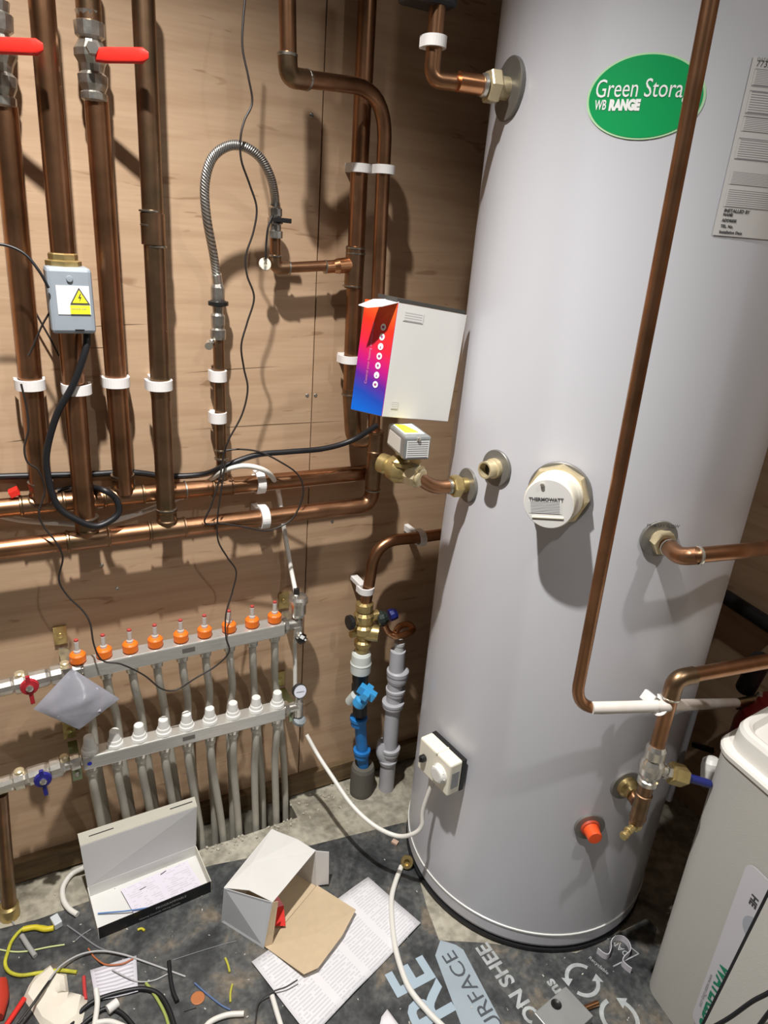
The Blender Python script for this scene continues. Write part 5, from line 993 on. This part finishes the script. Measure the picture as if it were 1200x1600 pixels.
# lip of the lid, folded back away from the camera; its cream edge shows along the top
M0, M1 = W(121, 1303, -.092), W(303, 1245, -.088)
lpn = pnl('lid_lip', [K0, K1, M1, M0], V((0, -.6, .8)), CREAMC)
ks = (K1 - K0).normalized(); km = (M0 - K0).normalized()
for a, L_ in ((.02, .05), (.19, .05)):
    mb = MB(); o = K0 + ks * a + km * ((M0 - K0).length * .5) + V((0, -.001, .0018)); mb.add([o - km * .001, o + ks * L_ - km * .001, o + ks * L_ + km * .001, o + km * .001], [[0, 1, 2, 3]]); mb.build('print_line', INK, lpn)
pnl('lid_side', [H1, K1, M1, H1 + (M1 - K1)], xd, CREAMC)
# leaflet and blue wire inside
mb = MB(); slab(mb, [bq(.075, .012, .006), bq(.222, .016, .006), bq(.212, .095, .010), bq(.062, .088, .010)], .0006, (0, 0, 1)); o = tag(mb.build('leaflet', lines_mat('leaflet_print', (.74, .70, .78), (.60, .58, .63), 14, .4, 10, .08, 2)), 'pale lilac leaflet lying inside the open slim box', 'leaflet')
cable('short blue wire lying inside the slim box', [bq(.008, .055, .006), bq(.035, .042, .008), bq(.06, .030, .010), bq(.10, .015, .012), bq(.13, .006, .012)], .0015, mat('blue_wire', (.10, .22, .50), .4), 'wire', 'wire', 8)
for q, a in ((bq(.098, .068, .0100), .5), (bq(.148, .085, .0115), .8)):
    mb = MB(); d = V((math.cos(a), math.sin(a) * .4, 0)).normalized(); tube(mb, [q, q + d * .014], .0008, 6); tag(mb.build('wire_snip', WIRE), 'tiny dark wire snip on the leaflet, %s' % ('left one' if a == .5 else 'right one'), 'wire')
# white carton with brown flap
ct = thing('open_carton', (.38, -.29, FZ), 'dented white carton lying open with its brown flap spread on the floor', 'box')
Q = [V((.281, -.288, FZ)), V((.343, -.383, FZ)), V((.497, -.292, FZ)), V((.432, -.190, FZ))]; QT = [V((.287, -.290, .100)), V((.366, -.366, .104)), V((.497, -.280, .100)), V((.428, -.186, .102))]
def cp(name, pts, m, nrm, lab=None): mb = MB(); slab(mb, pts, .0014, nrm, False); return mb.build(name, m, ct, label=lab)
topm = MB(); cre = V((.322, -.312, .108)); M_ = QT
# top with a fold crease and sag
topm.add([M_[0], V((.330, -.322, .107)), M_[1], M_[2], V((.470, -.240, .106)), M_[3], V((.355, -.262, .108))], [[0, 1, 6], [1, 2, 6], [2, 3, 6], [3, 4, 6], [4, 5, 6], [5, 0, 6]])
o = topm.build('top_panel', CARDW, ct); m_ = o.modifiers.new('card', 'SOLIDIFY'); m_.thickness = .0014
cp('near_panel', [Q[0], Q[1], QT[1], QT[0]], mat('card_blue_grey', (.56, .58, .60), .5), (Q[1] - Q[0]).cross(V((0, 0, 1)))); cp('far_panel', [Q[3], Q[2], QT[2], QT[3]], CARDG, (Q[2] - Q[3]).cross(V((0, 0, -1)))); cp('closed_end', [Q[0], Q[3], QT[3], QT[0]], CARDW, (Q[3] - Q[0]).cross(V((0, 0, -1)))); cp('bottom_panel', [Q[0], Q[1], Q[2], Q[3]], CARDB, (0, 0, 1))
of = [F(465, 1380, .006), F(497, 1383, .008), F(556, 1422, .012), F(535, 1460, .012), F(497, 1513, .012), F(475, 1523, .008), F(415, 1482, .006)]
of = [Q[1] + V((.002, -.002, .003)), Q[2] + V((.002, -.002, .004))] + [F(556, 1422, .024), F(535, 1462, .022), F(497, 1513, .020), F(475, 1523, .018)]
mb = MB(); n_ = len(of); cc = sum(of, V()) / n_ + V((0, 0, .006)); mb.add(of + [cc], [[i, (i + 1) % n_, n_] for i in range(n_)]); o = mb.build('brown_flap', CARDB, ct, label='brown inner flap'); m_ = o.modifiers.new('card', 'SOLIDIFY'); m_.thickness = .0015
# side flap hanging on the far edge of the opening
dd1 = (Q[2] - Q[1]).normalized()
cp('side_flap', [Q[2] + V((0, 0, .004)), QT[2], QT[2] + V((.028, -.012, -.004)), Q[2] + V((.026, -.012, .010))], CARDG, V((-.5, -1, 0)).normalized())
cp('near_side_flap', [Q[1] + V((0, 0, .004)), Q[1] + dd1 * .006 + V((0.010, -.006, .004)), QT[1] + dd1 * .006 + V((.006, -.002, -.004)), QT[1]], CARDB, V((.6, -1, 0)).normalized())
mb = MB(); rp = [F(432, 1396, .055), F(443, 1415, .040), F(446, 1447, .016), F(428, 1447, .016), F(428, 1420, .04)]; slab(mb, rp, .0015, (0, -.5, 1), False); tag(mb.build('red_strap', REDP), 'red plastic strip poking out of the open carton', 'strip')
# instruction sheet with fold creases
def paper(name, corners, nx, ny, lab, cat, m, amp=.006, base=.002, thick=.0004):
    t = MB(); c = [V(p) for p in corners]; K = 4; vs = []; UV = []
    NX, NY = nx * K, ny * K
    for j in range(NY + 1):
        for i in range(NX + 1):
            u, v = i / NX, j / NY; p = c[0] * (1 - u) * (1 - v) + c[1] * u * (1 - v) + c[2] * u * v + c[3] * (1 - u) * v
            h = base + amp * (abs(((u * nx / 2 + .25) % 1) - .5) * 1.2 + abs(((v * ny / 2 + .1) % 1) - .5) * 1.1) + amp * .25 * math.sin(u * 7 + v * 4)
            vs.append(V((p.x, p.y, p.z + max(h, .001)))); UV.append((u, v))
    fs = [[j * (NX + 1) + i, j * (NX + 1) + i + 1, (j + 1) * (NX + 1) + i + 1, (j + 1) * (NX + 1) + i] for j in range(NY) for i in range(NX)]
    t.add(vs, fs, True, [[UV[k] for k in f] for f in fs]); o = t.build(name, m); so = o.modifiers.new('paper', 'SOLIDIFY'); so.thickness = thick; return tag(o, lab, cat)
paper('instruction_sheet', [F(485, 1625, FZ), F(657, 1445, FZ), F(575, 1372, FZ), F(393, 1505, FZ)], 4, 2, 'large creased white instruction sheet spread under the brown flap', 'paper', lines_mat('instruction_print_fine', (.78, .77, .79), (.62, .62, .65), 26, .50, 34, .10, 4), .0045)
paper('printed_note', [F(150, 1567, FZ), F(216, 1552, FZ), F(213, 1495, FZ), F(141, 1518, FZ)], 1, 2, 'small printed white note at lower left among the wire offcuts', 'paper', lines_mat('note_print', (.74, .72, .78), (.50, .49, .54), 9, .8, 8, .08), .004)
paper('paper_scrap', [F(585, 1640, FZ), F(650, 1640, FZ), F(605, 1578, FZ), F(596, 1590, FZ)], 1, 1, 'white paper corner at the bottom edge left of the big letters', 'paper', PAPER, .003)
# crumpled tissue
mb = MB(); px_t = [(79, 1508), (88, 1520), (104, 1522), (108, 1555), (120, 1562), (137, 1562), (128, 1600), (95, 1625), (62, 1600), (50, 1580), (36, 1560), (45, 1540), (55, 1525)]
P = [F(*q, FZ) for q in px_t]; cc = sum(P, V()) / len(P); rings_ = [P, [V((cc.x + (p.x - cc.x) * .82, cc.y + (p.y - cc.y) * .82, .012 + random.uniform(-.003, .004))) for p in P], [V((cc.x + (p.x - cc.x) * .45, cc.y + (p.y - cc.y) * .45, .018 + random.uniform(-.004, .006))) for p in P], [V((cc.x + (p.x - cc.x) * .12, cc.y + (p.y - cc.y) * .12, .016)) for p in P]]
loft(mb, rings_, True); tag(mb.build('tissue', FOAM), 'crumpled cream paper tissue at the bottom left corner', 'tissue')
def offcut(label, pix, r, m, name='cable_offcut', cat='cable', z=None, n=10):
    zz_ = FZ + r if z is None else z
    return cable(label, [F(p[0], p[1], p[2] if len(p) > 2 else zz_) for p in pix], r, m, name, cat, n)
offcut('yellow and green earth sleeve curling round the left of the floor', [(84, 1452), (62, 1448), (38, 1450), (20, 1468), (12, 1488), (8, 1505), (14, 1518), (32, 1524), (62, 1520), (92, 1516), (120, 1519)], .0035, YGRN)
offcut('broad yellow sleeve end beside the white connector', [(36, 1452), (55, 1449), (70, 1452), (84, 1450)], .0055, mat('yellow_sleeve', (.68, .56, .03), .45))
offcut('thin pale green wire ending near the grey sheath piece', [(-10, 1482), (20, 1487), (45, 1486), (75, 1480), (101, 1476)], .0016, mat('pale_green_wire', (.60, .66, .30), .45))
offcut('short grey sheath piece lying across the yellow sleeve', [(34, 1462), (44, 1478), (55, 1494)], .0050, mat('grey_sheath', (.36, .36, .35), .5))
mb = MB(); p = F(88, 1440, FZ + .008); box(mb, p, (.016, .026, .016), (V((1, .3, 0)).normalized(), V((-.3, 1, 0)).normalized(), up)); tag(mb.build('terminal_connector', mat('pale_connector', (.62, .66, .68), .4), None, bev=.002), 'pale plastic connector at the tip of the yellow sleeve', 'connector')
offcut('thin white and black wire arching right over the floor left of the note', [(60, 1560, .022), (85, 1520, .022), (105, 1502, .016), (130, 1490, .012), (160, 1486, .010), (195, 1492, .010), (230, 1504, .006), (260, 1515), (290, 1526)], .0018, mat('pale_grey_wire', (.46, .46, .46), .45))
offcut('black flex rising from the bottom left corner over the tissue', [(28, 1600, .024), (45, 1578, .026), (65, 1550, .028), (85, 1522, .016)], .0026, WIRE)
offcut('thin orange wire crossing the top of the small note', [(138, 1482), (148, 1496), (165, 1507, .010), (190, 1506, .012), (208, 1498, .010)], .0015, mat('orange_wire', (.52, .16, .06), .45))
offcut('thin grey wire over the note ending at a black sleeve', [(175, 1515, .010), (200, 1528, .010), (218, 1534, .008), (240, 1532), (262, 1522)], .0013, mat('pale_grey_wire', (.46, .46, .46)))
offcut('short red sleeve left of the note', [(131, 1526), (132, 1545), (134, 1562)], .0035, mat('pinkred', (.55, .05, .05), .45))
offcut('red cable piece at the bottom left corner', [(38, 1560), (25, 1580), (8, 1605)], .0048, REDP)
offcut('thick red cable end at the left edge', [(0, 1535), (2, 1560), (-6, 1590)], .013, mat('deep_red', (.50, .04, .02), .4))
offcut('black cable looping under the note and out of the bottom edge', [(105, 1612), (125, 1582), (150, 1563), (190, 1550), (225, 1545), (250, 1555), (265, 1580), (275, 1612)], .0045, RUBBER)
offcut('second black cable strand below the note', [(110, 1618), (140, 1592), (165, 1576), (190, 1583), (215, 1610)], .0040, RUBBER)
mb = MB(); p = F(176, 1572, FZ + .012); d_ = V((1, .35, 0)).normalized(); cyl(mb, p - d_ * .010, p + d_ * .010, .0085, 12); tag(mb.build('cable_connector', WHITE), 'white ribbed connector on the black cable below the note', 'connector')
offcut('white cable end standing over the left side of the note', [(150, 1545, .020), (152, 1570, .012), (146, 1612)], .0050, PEXW)
offcut('white cable leaving the bottom edge under the connector', [(150, 1598), (175, 1597), (210, 1612)], .0050, PEXW)
offcut('yellow green strip beside the black cable loop', [(228, 1536), (245, 1560), (258, 1585), (266, 1612)], .0030, mat('green_strip', (.34, .40, .10), .5))
offcut('black rubber sleeve lying upright in view beside the orange disc', [(264, 1502), (266, 1525), (270, 1548), (277, 1565)], .0042, RUBBER)
offcut('thin white string across the dark sheet left of the carton', [(270, 1500), (310, 1487), (350, 1475), (370, 1470)], .0006, LINK, n=6)
offcut('translucent blue wire beside the orange disc', [(304, 1536), (322, 1552), (345, 1570), (360, 1578)], .0018, mat('faint_blue', (.10, .16, .32), .5))
offcut('yellow green scrap, upper of two left of the instruction sheet', [(352, 1497), (356, 1507), (359, 1519)], .0024, mat('yellow_scrap', (.48, .46, .06), .5))
offcut('yellow green scrap, lower of two left of the instruction sheet', [(363, 1538), (360, 1552), (360, 1566)], .0022, mat('yellow_scrap', (.48, .46, .06)))
offcut('yellow scrap just below the slim box', [(215, 1453), (221, 1451), (226, 1454)], .0026, mat('yellow_bright', (.60, .52, .03), .5))
offcut('thin dark line of wire under the orange disc', [(287, 1580), (297, 1577), (307, 1574)], .0010, WIRE, n=6)
mb = MB(); p = F(309, 1560, FZ); lathe(mb, p, (0, 0, 1), [(.013, 0), (.013, .0016), (.011, .002)], 24); tag(mb.build('orange_disc', mat('orange_disc', (.46, .16, .05), .5)), 'flat round orange disc on the dark sheet', 'disc')
offcut('white hose end at the bottom edge between note and instruction sheet', [(381, 1584), (355, 1586), (330, 1596), (315, 1612)], .0052, PEXW, 'hose_offcut', 'hose')
offcut('white cable crossing the lower left corner of the instruction sheet', [(425, 1556, .012), (432, 1580, .010), (442, 1612)], .0050, PEXW)
offcut('thin black wire from the brown flap across the instruction sheet', [(465, 1531, .020), (447, 1542, .018), (425, 1550, .016), (405, 1565, .010), (400, 1590, .006), (399, 1612)], .0014, WIRE)
offcut('white plastic hose curving out left of the slim box', [(132, 1355, .02), (112, 1366), (99, 1385), (99, 1405), (108, 1420), (121, 1429)], .0058, PEXW, 'hose_offcut', 'hose')
offcut('white hose running under the instruction sheet to the bottom edge', [(627, 1354), (618, 1378), (612, 1402), (612, 1430), (616, 1470), (624, 1505), (640, 1545), (668, 1580), (700, 1612)], .0060, PEXW, 'hose', 'hose')
offcut('faint grey wire lying on the concrete at left', [(-5, 1405), (10, 1420), (22, 1445)], .0014, LINK)
offcut('thin grey wire right of the connector on the dark sheet', [(105, 1446), (125, 1460), (150, 1478), (170, 1487)], .0016, mat('dim_grey_wire', (.22, .22, .24), .5))
offcut('faint grey wire crossing the previous one on the sheet', [(118, 1470), (128, 1461), (142, 1452)], .0014, mat('dim_grey_wire', (.22, .22, .24)))
# brass fitting by the cylinder foot
p = F(636, 1346, FZ + .012); mb = MB(); dF = (CAM - p).normalized(); dF = V((dF.x, dF.y, .45)).normalized(); lathe(mb, p - dF * .014, dF, [(.010, 0), (.012, .004), (.012, .012), (.015, .014), (.015, .024), (.0135, .026), (.008, .0262), (.006, .016)], 20)
tag(mb.build('brass_fitting', BRASS), 'loose brass fitting facing up at the foot of the cylinder', 'fitting')
mb = MB(); p = F(617, 1318, FZ); box(mb, p + V((0, 0, .004)), (.012, .016, .007), (V((1, .6, 0)).normalized(), V((-.6, 1, 0)).normalized(), up)); tag(mb.build('wood_crumb', mat('pinkish_crumb', (.60, .42, .32), .8), None, bev=.001), 'pinkish crumb of wood near the brass fitting', 'crumb')
# omega shaped metal saddle
om = [F(*q, FZ) for q in ((932, 1489), (942, 1497), (949, 1498), (953, 1488), (953, 1478), (960, 1470), (972, 1471), (981, 1480), (983, 1492), (974, 1501), (971, 1508), (977, 1515), (985, 1521))]
om = spline(om, 4); mb = MB(); hgt = .016; 
for i in range(len(om) - 1):
    a, b = om[i], om[i + 1]; d = (b - a).normalized(); s_ = V((-d.y, d.x, 0)) * .0008; mb.add([a - s_, b - s_, b + s_, a + s_, a - s_ + up * hgt, b - s_ + up * hgt, b + s_ + up * hgt, a + s_ + up * hgt], [[0, 1, 5, 4], [2, 3, 7, 6], [4, 5, 6, 7], [0, 3, 2, 1], [1, 2, 6, 5], [0, 4, 7, 3]])
tag(mb.build('saddle_band', mat('white_metal', (.62, .60, .64), .35)), 'omega shaped pale metal saddle band on the floor right of the cylinder foot', 'bracket')
# grey back box
gp = [F(834, 1583, .040), F(884, 1541, .040), F(912, 1570, .040)]
gx = (gp[1] - gp[0]); gLx = gx.length; gx.normalize(); gy = V((gx.y, -gx.x, 0)); gc_ = gp[0] + gx * gLx / 2 + gy * .034
jb = thing('junction_box', V((gc_.x, gc_.y, FZ)), 'grey metal junction box with a black grommet at the bottom edge', 'box')
mb = MB(); box(mb, V((gc_.x, gc_.y, FZ + .020)), (gLx, .068, .039), (gx, gy, up)); mb.build('shell', mat('galvanised_grey', (.42, .43, .42), .45, .5, noise=.15, nscale=20), jb, bev=.002)
mb = MB(); lathe(mb, F(869, 1570, .0405), (0, 0, 1), [(.009, 0), (.0105, .002), (.008, .005), (.003, .003)], 18); mb.build('grommet', BLACKP, jb)
mb = MB(); box(mb, V((gc_.x, gc_.y, .024)) + gx * (gLx / 2 + .001), (.002, .050, .020), (gx, gy, up)); mb.build('side_knockout', BLACKP, jb)
mb = MB(); cyl(mb, F(914, 1575, FZ + .006), F(934, 1567, FZ + .006), .0055, 12); tag(mb.build('copper_offcut', COPBRIGHT), 'short copper tube offcut beside the grey junction box', 'pipe')
random.seed(11)
mb = MB()
for i in range(120):
    q = F(random.uniform(0, 1000), random.uniform(1340, 1600), FZ); s_ = random.uniform(.0006, .0022)
    if (V((q.x, q.y)) - V((TX, TY))).length < TR + .01: continue
    a = random.random() * 6; box(mb, q + V((0, 0, s_ * .3)), (s_ * 2.2, s_, s_ * .6), (V((math.cos(a), math.sin(a), 0)), V((-math.sin(a), math.cos(a), 0)), up))
tag(mb.build('debris', mat('pale_crumbs', (.55, .53, .48), .8)), 'scattered pale crumbs and dust over the floor', 'debris', kind='stuff')
